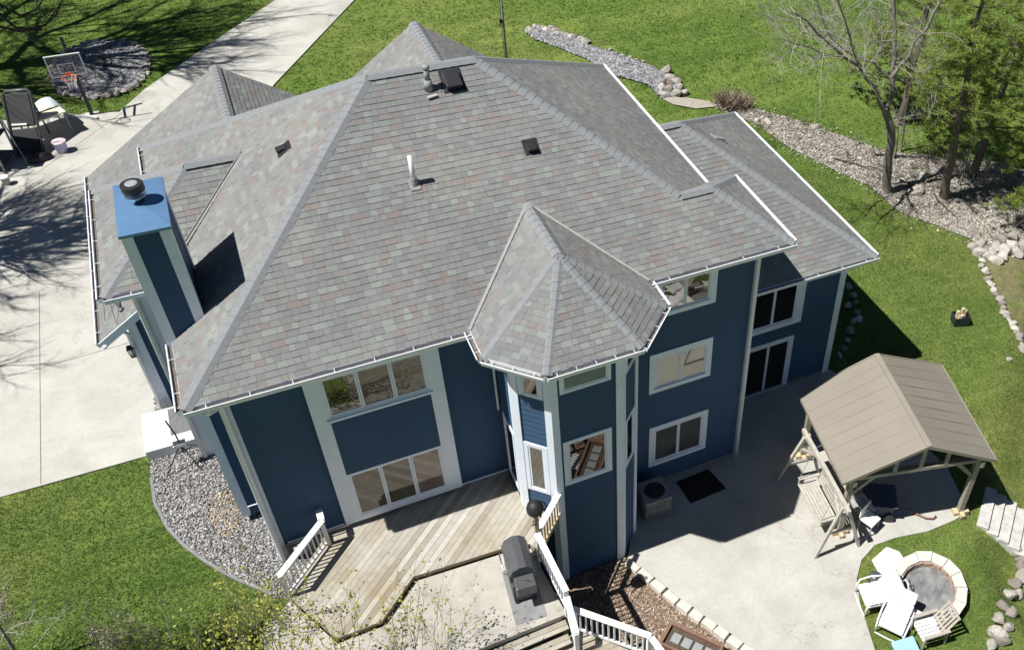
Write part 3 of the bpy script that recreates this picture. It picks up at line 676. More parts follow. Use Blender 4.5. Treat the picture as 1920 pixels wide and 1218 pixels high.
window(X0, XD, 9.62, 11.46, .93, 2.60, 2, .17, 'glasscurtain', .05)
window((0, 1.99), XD, 13.65, 15.72, 2.79, 4.85, 2, (.2, .3, .22, .2), 'glassdark', .05)
window((0, 1.99), XD, 13.75, 15.56, .06, 2.27, 2, (.15, .15, .03, .15), 'glassdark', name='sliding_door')
# turret faces
def dirv(i): a, b = TW[i], TW[i+1]; return a, (b[0]-a[0], b[1]-a[1]), math.hypot(b[0]-a[0], b[1]-a[1])
a, d, ln = dirv(2)
window(a, d, .20, 1.42, 7.10, 8.1, 1, .075, 'glasspale'); window(a, d, .20, 1.42, 3.93, 5.5, 1, (.12, .14, .12, .08), 'glass')
for i in (1, 3):
    a, d, ln = dirv(i)
    window(a, d, .165, ln-.165, 6.95, 8.15, 1, (.1, .1, .06, .05), 'glass'); window(a, d, .165, ln-.165, 3.62, 5.35, 1, (.1, .1, .1, .1), 'glass')
a, d, ln = dirv(0)
window(a, d, .25, ln-.2, 3.1, 5.3, 1, .11, 'glassdark', name='glass_door')
for i in range(1, 5):
    p = TW[i]; q0, q2 = TW[i-1], TW[i+1]
    corner(p, .02, H-.2, (q0[0]-p[0], q0[1]-p[1]), (q2[0]-p[0], q2[1]-p[1]), .15)

# things fixed to the roof
def on_front(x, y): return V3((x, y, H+P*(y+OV)))
def slope_box(c, ux, wv, n, w, l, h, h2, mat, name='roof_vent', z0=0):
    m = MB(); q = lambda a, b, z: c+ux*a+wv*b+n*z
    m.box8([q(-w/2, -l/2, z0), q(w/2, -l/2, z0), q(w/2, l/2, z0), q(-w/2, l/2, z0)], [q(-w/2, -l/2, h), q(w/2, -l/2, h), q(w/2, l/2, h2), q(-w/2, l/2, h2)])
    m.box8([q(-w/2-.08, -l/2-.05, .0), q(w/2+.08, -l/2-.05, .0), q(w/2+.08, l/2+.1, .0), q(-w/2-.08, l/2+.1, .0)], [q(-w/2-.08, -l/2-.05, .034), q(w/2+.08, -l/2-.05, .034), q(w/2+.08, l/2+.1, .034), q(-w/2-.08, l/2+.1, .034)])
    return m.build(name, mat, house, bevel=.008)
fu, fw, fn = V3((1, 0, 0)), V3((0, .832, .555)), V3((0, -.555, .832))
slope_box(on_front(6.42, 4.22), fu, fw, fn, .36, .42, .19, .12, MAT['black'])
slope_box(on_front(7.66, 2.58), fu, fw, fn, .21, .24, .15, .06, MAT['black'])
lu, lw_, ln_ = V3((0, -1, 0)), V3((.832, 0, .555)), V3((-.555, 0, .832))
slope_box(V3((2.55, 4.55, H+P*(2.55+OV))), lu, lw_, ln_, .18, .22, .14, .06, MAT['black'])
ru, rw, rn = V3((0, 1, 0)), V3((-.832, 0, .555)), V3((.555, 0, .832))
slope_box(V3((14.66, 6.08, WZ+P*(WX-14.66))), ru, rw, rn, .16, .34, .11, .05, MAT['greypipe'])
p = on_front(5.86, 4.15); mb = MB(); mb.tube([p, p+V3((0, 0, .24))], [.1, .085], 14); mb.tube([p+V3((0, 0, .2)), p+V3((0, 0, .52))], .062, 14); mb.lathe(p+V3((0, 0, .50)), [(.075, 0), (.085, .03), (.085, .08), (.05, .1)], 14)
mb.build('flue_pipe', MAT['greypipe'], house, True)
mb = MB(); mb.bar(p-fw*.22-fu*.1+fn*.035, p-fw*.18+fu*.13+fn*.035, .1, .02); mb.build('pipe_flashing', MAT['flash'], house)
p = on_front(4.89, 2.34); mb = MB(); mb.tube([p, p+V3((0, 0, .72))], .052, 14); mb.build('vent_pipe', MAT['pvc'], house, True)
mb = MB(); mb.tube([p-V3((0, 0, .03)), p+V3((0, 0, .17))], [.09, .07], 14); mb.bar(p-fw*.15+fn*.03, p+fw*.12+fn*.03, .22, .012, up=fn); mb.build('pipe_boot', MAT['greypipe'], house)
# bracket with stay wires on the garage roof
gp = V3((-2.02, 6.15, BZ+P*.6+.03)); mb = MB(); mb.lathe(gp, [(.07, 0), (.07, .05), (.03, .07)], 12); mb.tube([gp, gp+V3((-.2, .5, .25)), gp+V3((-.3, 1.05, .6))], .03, 8)
for q in ((-.45, .1, -.28), (-.15, -.4, -.1), (.25, .3, .2)): mb.tube([gp+V3((-.25, .8, .45)), gp+V3(q)], .008, 5)
mb.build('roof_bracket', MAT['slate'], house)
# garage lantern, eave floodlight
mb = MB(); c = V3((-2.22, 6.25, 4.55)); mb.box(c.x-.09, c.x+.09, c.y-.09, c.y+.09, c.z+.16, c.z+.2)
for sx in (-1, 1):
    for sy in (-1, 1): mb.bar((c.x+sx*.08, c.y+sy*.08, c.z+.16), (c.x+sx*.055, c.y+sy*.055, c.z-.1), .018, .018)
mb.box(c.x-.065, c.x+.065, c.y-.065, c.y+.065, c.z-.12, c.z-.1); mb.bar((c.x, c.y, c.z+.18), (-2.08, 6.36, c.z+.2), .04, .06); mb.mi = 1; mb.lathe((c.x, c.y, c.z-.1), [(.03, 0), (.03, .22)], 10)
mb.build('wall_lantern', [MAT['black'], MAT['grey']], house)
mb = MB(); mb.lathe((12.78, .25, 8.0), [(.06, .22), (.09, .1), (.10, 0), (.06, -.03)], 14); mb.build('eave_light', MAT['trim'], house, True)
mb = MB(); mb.bar((-.02, -.10, 4.62), (-.28, -.10, 4.62), .02, .02); mb.bar((-.28, -.10, 4.62), (-.28, -.10, 4.45), .02, .02); mb.build('vent_hook', MAT['trim'], house)
mb = MB(); mb.tube([(5.55, -.1, H-.3), (5.55, -.06, 5.2)], .03, 8); mb.build('cable_conduit', MAT['trim'], house)

# ================================================================== deck
DZ, LZ, NZ = 2.85, 2.67, 2.2
deck = thing('deck', 'weathered wooden deck with diagonal boards, white railings and lower platform behind the house', 'deck', loc=(0, 0, 0))
dpoly = [(-.06, -1.42), (.90, -.30), (.90, -.06), (5.61, -.06), (5.61, -1.28), (6.28, -1.95), (5.46, -2.82), (5.36, -2.42), (4.69, -2.27), (2.61, -2.15), (1.68, -3.0), (.7, -3.0)]
def boards(name, poly, z, ang, wd, mat, parent, th=.035, gap=.007):
    import bmesh
    bm = bmesh.new(); bm.faces.new([bm.verts.new((a, b, 0)) for a, b in poly]); ca, sa = math.cos(ang), math.sin(ang)
    n = V3((-sa, ca, 0)); cs = [V3((*q, 0)).dot(n) for q in poly]; m = MB(); k = 0
    c = min(cs)
    while c < max(cs):
        b2 = bm.copy(); g = lambda b: b.verts[:]+b.edges[:]+b.faces[:]
        bmesh.ops.bisect_plane(b2, geom=g(b2), plane_co=n*(c+gap/2), plane_no=n, clear_inner=True)
        bmesh.ops.bisect_plane(b2, geom=g(b2), plane_co=n*(c+wd-gap/2), plane_no=n, clear_outer=True)
        b2.faces.ensure_lookup_table(); dz = random.uniform(-.003, .003)
        if b2.faces:
            bmesh.ops.triangulate(b2, faces=b2.faces[:]); bmesh.ops.recalc_face_normals(b2, faces=b2.faces[:])
            for f in b2.faces:
                q = [v.co.copy() for v in f.verts]
                if f.normal.z < 0: q = q[::-1]
                m.face([(p_.x, p_.y, z+dz) for p_ in q], [(p_.x*ca+p_.y*sa, k) for p_ in q])
            for e in b2.edges:
                if len(e.link_faces) == 1:
                    p_, r_ = e.verts[0].co, e.verts[1].co
                    m.face([(p_.x, p_.y, z+dz), (r_.x, r_.y, z+dz), (r_.x, r_.y, z-th), (p_.x, p_.y, z-th)], [(p_.x*ca+p_.y*sa, k)]*4)
        b2.free(); c += wd; k += 1
    bm.free(); return m.build(name, mat, parent)
boards('deck_boards', dpoly, DZ, R_(42), .145, MAT['deck'], deck)
mb = MB(); mb.prism([(p[0]*.997+.01, p[1]*.985-.005) for p in dpoly], DZ-.17, DZ-.05); mb.build('deck_frame', MAT['postwood'], deck)
lpoly = [(-.7, -2.0), (-.05, -1.48), (.7, -3.02), (1.68, -3.02), (2.61, -2.17), (4.69, -2.29), (5.36, -2.44), (5.50, -4.47), (-.9, -4.47)]
mb = MB(); mb.prism(lpoly, LZ-.16, LZ); mb.build('lower_platform', MAT['platform'], deck)
tr = MB()
boards('stair_tread', [(3.0, -4.78), (5.45, -4.74), (5.45, -4.49), (3.0, -4.53)], 2.51, 0, .145, MAT['deck'], deck); boards('stair_tread', [(3.0, -5.06), (5.4, -5.02), (5.4, -4.77), (3.0, -4.81)], 2.36, 0, .145, MAT['deck'], deck)
boards('landing', [(2.5, -7.2), (6.6, -7.2), (6.85, -6.0), (5.62, -4.62), (5.45, -4.76), (5.42, -5.05), (2.5, -5.1)], NZ, 0, .145, MAT['deck'], deck)
mb = MB(); mb.prism([(2.6, -7.1), (6.55, -7.1), (6.78, -6.02), (5.6, -4.72), (2.6, -4.6)], NZ-.2, NZ-.05); mb.build('landing_frame', MAT['postwood'], deck)
for (x, y, z) in ((5.4, -2.7, DZ-.05), (5.45, -4.4, LZ-.1), (6.6, -6.0, NZ-.1), (3.2, -4.4, LZ-.1), (3, -7, NZ-.1)): MB().box(x-.07, x+.07, y-.07, y+.07, -.1, z).build('support_post', MAT['wood'], deck)
def railing(a, b, zd0, zd1, hh=.90, post0=True, post1=True, balmat='trimrail', ext=0):
    a = V3((*a, 0)); b = V3((*b, 0)); d = (b-a).normalized(); ln = (b-a).length; zz = lambda t: zd0+(zd1-zd0)*t
    A, B = a+V3((0, 0, zd0)), b+V3((0, 0, zd1)); up = V3((0, 0, 1))
    m = MB(); m.bar(A+up*hh-d*ext, B+up*hh+d*ext, .15, .04); r = m.build('railing', MAT['trimrail'], deck, bevel=.005)
    MB().bar(A+up*(hh-.07), B+up*(hh-.07), .04, .09).build('rail', MAT[balmat], r); MB().bar(A+up*.12, B+up*.12, .04, .08).build('rail', MAT[balmat], r)
    for f, t in ((post0, 0), (post1, 1)):
        if f: m = MB(); c = A.lerp(B, t); m.box(c.x-.05, c.x+.05, c.y-.05, c.y+.05, c.z-.12, c.z+hh-.021); m.build('post', MAT['trimrail'], r)
    n = int(ln/.135)
    for k in range(1, n):
        c = A.lerp(B, k/n); m = MB(); m.box(c.x-.018, c.x+.018, c.y-.018, c.y+.018, c.z+.08, c.z+hh-.12); m.build('baluster', MAT[balmat], r)
    return r
railing((1.06, -.08), (1.06, -.42), DZ, DZ, post0=False, post1=False)
railing((1.05, -.45), (-.02, -1.52), DZ, DZ, ext=.04)
railing((6.30, -1.97), (5.50, -2.77), DZ, DZ, post0=False, post1=False, balmat='newwood')
railing((5.44, -2.88), (5.50, -4.52), LZ+.18, LZ+.16, ext=.05)
railing((5.62, -4.68), (6.88, -6.00), NZ, NZ, ext=.04, balmat='trimrail')
railing((6.90, -6.06), (7.35, -7.3), NZ, NZ-.7, post0=False)
railing((5.50, -4.58), (5.44, -5.25), LZ-.05, NZ+.02, post0=False, ext=.02)

# ================================================================== things
# lantern on a post by the deck corner
t = thing('post_lantern', 'round black lantern on a brown wooden post at the deck corner', 'lantern', loc=(5.46, -2.80, 0))
MB().bar((0, 0, 2.7), (0, 0, 4.42), .095, .095).build('post', MAT['postwood'], t)
mb = MB(); mb.lathe((0, 0, 4.42), [(.03, 0), (.12, .03), (.185, .12), (.20, .22), (.17, .34), (.09, .41), (.02, .43)], 18); mb.build('globe', MAT['blackpl'], t, True)
mb = MB(); arc = lambda s: [(s*.12+.16*math.cos(q)*.2, -.21*math.sin(q) if False else -.02, 4.64) for q in (0,)]
mb.tube([(.19, -.06, 4.55), (.25, -.1, 4.68), (.2, -.05, 4.82), (.06, 0, 4.88)], .02, 7); mb.tube([(-.1, -.18, 4.45), (-.16, -.24, 4.38), (-.05, -.2, 4.33), (.02, -.14, 4.40)], .018, 7); mb.tube([(.05, -.19, 4.5), (.12, -.16, 4.68), (.1, -.05, 4.84)], .018, 7); mb.build('handle', MAT['black'], t)

# gas grill
def local(u, v, z): p_ = pt(u, v, z); return p_
t = thing('gas_grill', 'dark grey covered gas grill on the pale lower platform', 'grill', loc=(4.83, -3.35, LZ), rz=R_(-96))
mb = MB()   # local x = length, y = depth, front is +y side away from railing
mb.box(-.62, .42, -.27, .27, .12, .72); mb.build('cabinet', MAT['grillcab'], t, bevel=.02)
mb = MB(); sec = [(-.29, .72), (-.30, .92), (-.22, 1.10), (-.06, 1.19), (.10, 1.18), (.24, 1.06), (.30, .88), (.30, .72)]
for i in range(len(sec)-1): (ya, za_), (yb, zb_) = sec[i], sec[i+1]; mb.face([(-.60, ya, za_), (.30, ya, za_), (.30, yb, zb_), (-.60, yb, zb_)][::-1])
mb.face([(-.60, a, b) for a, b in sec]); mb.face([(.30, a, b) for a, b in sec][::-1]); mb.face([(-.6, .3, .72), (.3, .3, .72), (.3, -.29, .72), (-.6, -.29, .72)]); mb.build('hood', MAT['slate'], t)
mb = MB(); mb.tube([(-.45, -.3, .86), (-.45, -.38, .88), (.15, -.38, .88), (.15, -.3, .86)], .016, 8); mb.build('hood_handle', MAT['steel'], t, True)
mb = MB(); mb.box(.31, .66, -.22, .24, .60, .92); mb.build('side_burner', MAT['slate'], t, bevel=.03)
mb = MB(); mb.box(-.80, -.61, -.2, .2, .70, .75); mb.lathe((-.72, .0, .75), [(.1, 0), (.1, .05), (.06, .08)], 14); mb.build('side_shelf', MAT['black'], t)
mb = MB(); mb.tube([(.40, -.1, .93), (.5, .05, .96), (.55, .15, .93)], .012, 6); mb.build('burner_handle', MAT['steel'], t)
for x, y in ((-.55, -.2), (-.55, .2), (.38, -.2), (.38, .2)): MB().lathe((x, y, 0), [(.05, 0), (.06, .05), (.05, .12)], 12).build('wheel', MAT['black'], t)
o = MB().box(-.75, .75, -.36, .36, LZ+.003, LZ+.012).xf(Matrix.Translation((4.80, -3.55, 0)) @ Matrix.Rotation(R_(-96), 4, 'Z')).build('grill_mat', MAT['found']); tag(o, 'thin grey mat under the covered gas grill', 'mat')

# gas meter
t = thing('gas_meter', 'small grey gas meter with bent pipe against the blue wall', 'gas meter', loc=(.42, -.16, 2.3))
MB().box(-.15, .15, -.1, .08, .25, .55).build('meter_body', MAT['grey'], t, bevel=.04)
mb = MB(); mb.tube([(-.3, .02, 0), (-.3, .02, .62), (-.25, .02, .66), (.2, .02, .66), (.24, .02, .6), (.24, .02, .1)], .025, 10); mb.lathe((0, 0, .55), [(.05, 0), (.05, .06)], 10); mb.build('pipe', MAT['grey'], t, True)

# air conditioner
t = thing('air_conditioner', 'grey outdoor air conditioner unit on the patio beside the turret', 'air conditioner', loc=(9.46, -.80, .03), rz=R_(-4))
mb = MB(); mb.box(-.36, .36, -.36, .36, .04, .80)
mb.build('cabinet', simple('ac_inner', (.07, .07, .07), .7, .2), t)
mb = MB()
for k in range(12):
    q = -.33+k*.06
    for s in (-1, 1): mb.box(q-.012, q+.012, s*.36, s*.385, .08, .78); mb.box(s*.36, s*.385, q-.012, q+.012, .08, .78)
for z in (.06, .42, .80): mb.box(-.39, .39, -.39, -.36, z-.02, z+.02); mb.box(-.39, .39, .36, .39, z-.02, z+.02); mb.box(-.39, -.36, -.36, .36, z-.02, z+.02); mb.box(.36, .39, -.36, .36, z-.02, z+.02)
mb.build('louvre_panel', MAT['grey'], t)
mb = MB(); n = 28; outer = []
for k in range(n):
    a0, a1 = 2*math.pi*k/n, 2*math.pi*(k+1)/n
    sq = lambda a: (.4*max(-1, min(1, 1.42*math.cos(a))), .4*max(-1, min(1, 1.42*math.sin(a))))
    mb.face([(.3*math.cos(a0), .3*math.sin(a0), .84), (*sq(a0), .84), (*sq(a1), .84), (.3*math.cos(a1), .3*math.sin(a1), .84)])
    mb.face([(*sq(a0), .82), (*sq(a1), .82), (*sq(a1), .84), (*sq(a0), .84)]); mb.face([(.3*math.cos(a0), .3*math.sin(a0), .70), (.3*math.cos(a0), .3*math.sin(a0), .84), (.3*math.cos(a1), .3*math.sin(a1), .84), (.3*math.cos(a1), .3*math.sin(a1), .70)])
mb.build('top_panel', MAT['grey'], t)
mb = MB(); mb.lathe((0, 0, .805), [(.298, 0), (.298, .004)], 28); mb.mi = 1
for k in range(1, 6): mb.tube([(k*.05*math.cos(q), k*.05*math.sin(q), .845) for q in np.linspace(0, 2*math.pi, 22)], .004, 4)
for k in range(8): q = k*math.pi/4; mb.tube([(0, 0, .845), (.3*math.cos(q), .3*math.sin(q), .845)], .005, 4)
mb.build('fan_grille', [MAT['blackpl'], MAT['slate']], t)

o = MB().prism([tuple(p_) for p_ in P2([(1268, 903), (1328, 879), (1362, 915), (1295, 943)], .04)], .033, .048).build('rubber_mat', MAT['rubber']); tag(o, 'black rubber mat on the patio below the lower right windows', 'mat')

# edging blocks along the mulch
ep = [Vector((*p_, 0)) for p_ in [(8.02, -2.15), (8.72, -3.9), (9.62, -5.75), (10.6, -7.6)]]; k = 0; pos = []
for a, b in zip(ep[:-1], ep[1:]):
    n = max(2, round((b-a).length/.42))
    for i in range(n): pos.append((a.lerp(b, (i+.5)/n), math.atan2((b-a).y, (b-a).x), (b-a).length/n))
for c, an, ln in pos:
    h = random.uniform(.13, .17); w2 = random.uniform(.11, .14); l2 = ln/2-.012; j = lambda: random.uniform(-.018, .018)
    q = [(-l2+j(), -w2+j()), (l2+j(), -w2+j()), (l2+j(), w2+j()), (-l2+j(), w2+j())]
    mb = MB(); mb.box8([(*p_, -.1) for p_ in q], [(p_[0]*.95, p_[1]*.92, h+j()*.5) for p_ in q]); o = mb.build('edging_block', MAT['edge'], bevel=.015)
    o.location = (c.x, c.y, .03); o.rotation_euler = (0, 0, an); tag(o, 'pale limestone edging block in the row between bark mulch and patio', 'edging block', 'edging blocks between mulch and patio')

# rocks
def rock_mesh(seed, sub=2):
    import bmesh
    bm = bmesh.new(); bmesh.ops.create_icosphere(bm, subdivisions=sub, radius=.5); r = random.Random(seed)
    cuts = [(V3((r.gauss(0, 1), r.gauss(0, 1), r.gauss(0, 1))).normalized(), r.uniform(.24, .42)) for _ in range(12)]
    for v in bm.verts:
        for n_, c in cuts:
            e_ = v.co.dot(n_)-c
            if e_ > 0: v.co -= n_*e_*.9
        v.co *= 1+r.uniform(-.035, .035)
    me = bpy.data.meshes.new('rock'); bm.to_mesh(me); bm.free(); me.materials.append(MAT['rock']); return me
ROCKS = [rock_mesh(s) for s in range(8)]
def rock(p_, s, label, group=None, sink=.25, flat_=.7, name='rock'):
    o = bpy.data.objects.new(name, random.choice(ROCKS)); COL.objects.link(o)
    sx, sy = s*random.uniform(.85, 1.3), s*random.uniform(.8, 1.15); o.scale = (sx, sy, s*flat_*random.uniform(.8, 1.15))
    o.location = (p_.x, p_.y, p_.z+s*flat_*(.5-sink)); o.rotation_euler = (random.uniform(-.2, .2), random.uniform(-.2, .2), random.uniform(0, 6.28))
    return tag(o, label, name, group)
def along(pl, n, j=0):
    seg = [(V3((a[0], a[1], 0))-V3((b[0], b[1], 0))).length for a, b in zip(pl[:-1], pl[1:])]; tot = sum(seg); out = []
    for k in range(n):
        s = tot*(k+.5)/n
        for i, g in enumerate(seg):
            if s <= g or i == len(seg)-1: a, b = pl[i], pl[i+1]; out.append((a[0]+(b[0]-a[0])*s/g+random.uniform(-j, j), a[1]+(b[1]-a[1])*s/g+random.uniform(-j, j))); break
            s -= g
    return out
for u, v in along([(988, 66), (1000, 55), (1035, 58), (1075, 72), (1105, 84)], 26, 2.5): rock(G(u, v), random.uniform(.28, .5), 'pale fieldstone in the row along the upper edge of the grey gravel strip', 'fieldstones along the gravel strip')
for u, v in along([(1140, 92), (1200, 115), (1245, 135)], 9, 3): rock(G(u, v), random.uniform(.15, .3), 'pale fieldstone in the row along the upper edge of the grey gravel strip', 'fieldstones along the gravel strip')
for u, v in ((1250, 138), (1258, 150), (1268, 157), (1275, 168), (1284, 178), (1245, 160), (1252, 172), (1262, 176), (1240, 168), (1242, 180), (1268, 180), (1254, 160)): rock(G(u, v), random.uniform(.35, .62), 'boulder in the heap at the lower end of the gravel strip', 'boulders heaped at the gravel strip end', .2, .8)
for q in np.linspace(0, 2*math.pi, 44)[:-1]:
    p_ = V3((ring_c.x+1.82*math.cos(q)+random.uniform(-.06, .06), ring_c.y+2.6*math.sin(q)+random.uniform(-.06, .06), 2.3)); rock(p_, random.uniform(.24, .42), 'grey stone in the ring around the shaded stone bed', 'stones ringing the stone bed')
for u, v in along([(1838, 488), (1850, 520), (1868, 555), (1890, 598), (1908, 628), (1922, 665)], 24, 2.5): rock(G(u, v), random.uniform(.26, .46), 'pale stone in the row edging the right lawn', 'stones edging the right lawn')
for i, (u, v) in enumerate([(1822, 468), (1835, 478), (1846, 470), (1858, 480), (1868, 468), (1875, 456), (1885, 474), (1895, 466), (1905, 478), (1862, 490), (1850, 484), (1880, 486), (1898, 450), (1915, 465), (1838, 466), (1870, 492)]): rock(G(u, v), random.uniform(.42, .75), 'boulder in the jumbled pile above the row of lawn stones', 'boulders piled at the lawn edge', .2, .8)
for u, v in [(1745, 1000), (1905, 1040), (1912, 1062), (1917, 1085), (1900, 1098), (1908, 1118), (1890, 1120), (1878, 1138), (1895, 1150), (1872, 1165), (1888, 1178), (1868, 1192), (1880, 1205), (1858, 1212), (1900, 1020)][1:]: rock(G(u, v), random.uniform(.30, .5), 'rounded stone in the wall below the fire pit lawn', 'stones in the wall below the fire pit lawn', .15, .8)
for u, v in [(1592, 540), (1598, 556), (1603, 570), (1606, 588), (1600, 603), (1594, 622), (1588, 640), (1580, 655), (1573, 668), (1610, 600), (1590, 575)]: rock(G(u, v), random.uniform(.30, .5), 'shaded stone heaped against the right wing wall', 'shaded stones against the wing')
rock(G(1716, 362), .85, 'big smooth pale boulder at the foot of the bare tree', None, .3, .75, 'boulder'); rock(G(1692, 371), .55, 'low flat stone touching the big pale boulder under the bare tree', None, .35, .5)
rock(G(1733, 332), .55, 'grey stone behind the big boulder between the two trees', None, .3); rock(G(1529, 240), .45, 'angular white stone near the middle of the leaf litter bed', None, .3)
rock(G(1420, 228), .38, 'tan stone beside the dry grass clump at the upper end of the litter bed', None, .3); rock(G(1440, 230), .36, 'brown stone right of the tan stone near the wing roof peak', None, .3)
rock(G(1535, 280), .22, 'small dark stone alone in the leaf litter above the wing roof', None, .3); rock(G(1612, 298), .28, 'dark mossy stone left of the bare tree trunk', None, .3)
rock(G(1891, 674), .3, 'lone grey stone lying on the right lawn', None, .3); rock(G(205, 115), .5, 'pale flat stone in the middle of the stone ring', None, .3, .5)

# pavilion
FLc, FRc, BLc, BRc = V3((13.53, -3.90, 2.6)), V3((17.85, -4.99, 2.6)), V3((14.16, -.56, 2.6)), V3((18.79, -1.3, 2.6))
dpt = BRc-FRc; RF = (FLc+FRc)/2+V3((0, 0, 1.02)); RB = (BLc+BRc)/2+V3((-.05, 0, 1.02))
pav = thing('pavilion', 'open timber pavilion with a tan metal gable roof on the patio', 'pavilion')
def slab(name, a, b, c, d, th, mat, parent, seam=9):
    n = (b-a).cross(d-a).normalized(); n = n if n.z > 0 else -n; m = MB(); q = [a, b, c, d]
    m.box8([p_-n*th for p_ in q], q) if True else 0
    for k in range(seam+1): t_ = k/seam; m.bar(a.lerp(d, t_)+n*.002, b.lerp(c, t_)+n*.002, .014, .008, up=n)
    return m.build(name, mat, parent)
slab('roof_panel', FLc, RF, RB, BLc, .035, MAT['pavroof'], pav); slab('roof_panel', FRc, RF, RB, BRc, .035, MAT['pavroof'], pav)
mb = MB(); up = V3((0, 0, 1)); mb.bar(RF+up*.012, RB+up*.012, .16, .03); mb.bar(FLc-up*.04, RF-up*.03, .03, .11); mb.bar(FRc-up*.04, RF-up*.03, .03, .11); mb.bar(BLc-up*.04, RB-up*.03, .03, .11); mb.bar(BRc-up*.04, RB-up*.03, .03, .11)
mb.bar(FLc-up*.05, BLc-up*.05, .07, .1); mb.bar(FRc-up*.05, BRc-up*.05, .07, .1); mb.build('roof_trim', MAT['pavrib'], pav)
ux = (FRc-FLc).normalized(); uy = dpt.normalized()
posts = [FLc+ux*.35+uy*.25, FRc-ux*.35+uy*.25, BLc+ux*.35-uy*.25, BRc-ux*.35-uy*.25]
for p_ in posts:
    m = MB(); m.bar((p_.x, p_.y, .03), (p_.x, p_.y, 2.42), .16, .16, up=uy); pp = m.build('post', MAT['wood'], pav, bevel=.008)
    m = MB(); b0 = V3((p_.x, p_.y, .1)); m.bar(b0-ux*.24-uy*.03, b0-ux*.085-uy*.03, .2, .14); m.bar(b0+ux*.085-uy*.03, b0+ux*.24-uy*.03, .2, .14); m.bar(b0-uy*.26, b0-uy*.085, .13, .12); m.build('post_base', MAT['newwood'], pp)
mb = MB(); lev = V3((0, 0, -.16))
for a, b in ((0, 1), (2, 3), (0, 2), (1, 3)): mb.bar(posts[a]+lev-(posts[b]-posts[a]).normalized()*.25, posts[b]+lev+(posts[b]-posts[a]).normalized()*.25, .09, .2)
mb.build('beam', MAT['wood'], pav)
mb = MB(); fa = FLc+ux*.35+uy*.1; fb = FRc-ux*.35+uy*.1; rf = RF+uy*.1
for yy in (0, 1): pass
mb.bar(fa-up*.02, fb-up*.02, .06, .12)
for s in (.3, .5, .7): p_ = fa.lerp(fb, s); zt = 2.6+1.02*(1-abs(s-.5)*1.7)-.12; mb.bar(p_, V3((p_.x, p_.y, zt)), .06, .1, up=ux)
mb.build('truss', MAT['wood'], pav)
for i, (s, e_) in enumerate(((1, ux), (-1, -ux))):
    p_ = posts[i]; m = MB(); m.bar(V3((p_.x, p_.y, 1.75))+e_*.06, V3((p_.x, p_.y, 2.38))+e_*.65, .09, .11); m.build('brace', MAT['wood'], pav)

# swing beside the pavilion
MAT['greywood'] = simple('silvered_wood', (.46, .43, .37), .85, .25, 7, bump=.3)
sw = thing('garden_swing', 'weathered wooden A-frame bench swing beside the pavilion', 'swing')
sF, sB = V3((13.52, -4.18, 1.95)), V3((13.88, -1.62, 1.95)); sd = (sB-sF).normalized(); sx = V3((sd.y, -sd.x, 0))
for nm, c in (('front', sF), ('back', sB)):
    m = MB()
    for s in (-1, 1): m.bar(c+sx*s*.08+sd*.03*s, V3((c.x, c.y, .03))+sx*s*.68+sd*(-.12 if nm == 'front' else .12), .09, .09, up=sd)
    m.bar(V3((c.x, c.y, .85))-sx*.42, V3((c.x, c.y, .85))+sx*.42, .05, .10); m.bar(V3((c.x, c.y, 1.55))-sx*.22, V3((c.x, c.y, 1.55))+sx*.22, .05, .10); m.build('a_frame', MAT['greywood'], sw, bevel=.008)
m = MB(); m.bar(sF-sd*.25, sB+sd*.25, .11, .15); m.build('top_beam', MAT['greywood'], sw, bevel=.01)
for c, s in ((sF, 1), (sB, -1)):
    m = MB()
    for q in (-1, 1): m.bar(c+sd*s*.02+sx*q*.1-V3((0, 0, .5)), c+sd*s*.75-V3((0, 0, .03)), .07, .07)
    m.build('knee_brace', MAT['greywood'], sw)
m = MB(); s0 = sF.lerp(sB, .2); s1 = sF.lerp(sB, .8); 
for k in range(6): q = -.28+k*.1; m.bar(V3((s0.x, s0.y, .5))+sx*q, V3((s1.x, s1.y, .5))+sx*q, .085, .025)
m.build('seat', MAT['greywood'], sw)
m = MB()
for k in range(5): m.bar(V3((s0.x, s0.y, .6+k*.1))+sx*(.32+k*.03), V3((s1.x, s1.y, .6+k*.1))+sx*(.32+k*.03), .085, .025, up=sx)
m.build('backrest', MAT['greywood'], sw)
for c in (s0, s1):
    m = MB(); m.bar(V3((c.x, c.y, .75))-sx*.32, V3((c.x, c.y, .75))+sx*.34, .11, .03); m.bar(V3((c.x, c.y, .5))-sx*.28, V3((c.x, c.y, .75))-sx*.28, .05, .05, up=sx); m.build('armrest', MAT['greywood'], sw)
for c in (s0, s1):
    for q in (-.3, .34): MB().tube([V3((c.x, c.y, .78))+sx*q, V3((c.x, c.y, 1.9))], .012, 6).build('chain', MAT['grey'], sw)

# garden cart, striped cloth and table under the pavilion
t = thing('garden_cart', 'navy lidded garden cart under the front of the pavilion', 'cart', loc=(15.35, -3.55, .03), rz=R_(-30))
MB().box(-.42, .42, -.36, .36, .2, .62).build('tub', MAT['navy'], t, bevel=.03); MB().box(-.5, .5, -.44, .44, .625, .68).build('lid', simple('navy_lid', (.05, .075, .13), .35, .15), t, bevel=.02)
for x in (-.32, .32):
    for y in (-.4, .4): MB().lathe((0, 0, 0), [(.04, -.04), (.15, -.04), (.16, 0), (.15, .04), (.04, .04)], 14).xf(Matrix.Translation((x, y, .16)) @ Matrix.Rotation(R_(90), 4, 'X')).build('wheel', MAT['black'], t)
mb = MB(); mb.tube([(.45, 0, .25), (1.0, -.05, .12), (1.15, -.07, .08)], .025, 8); mb.tube([(1.1, -.07, .09), (1.45, -.22, .06), (1.65, -.22, .06), (1.75, -.12, .06)], .028, 8); mb.build('pull_handle', MAT['rust'], t, True)
o = MB(); 
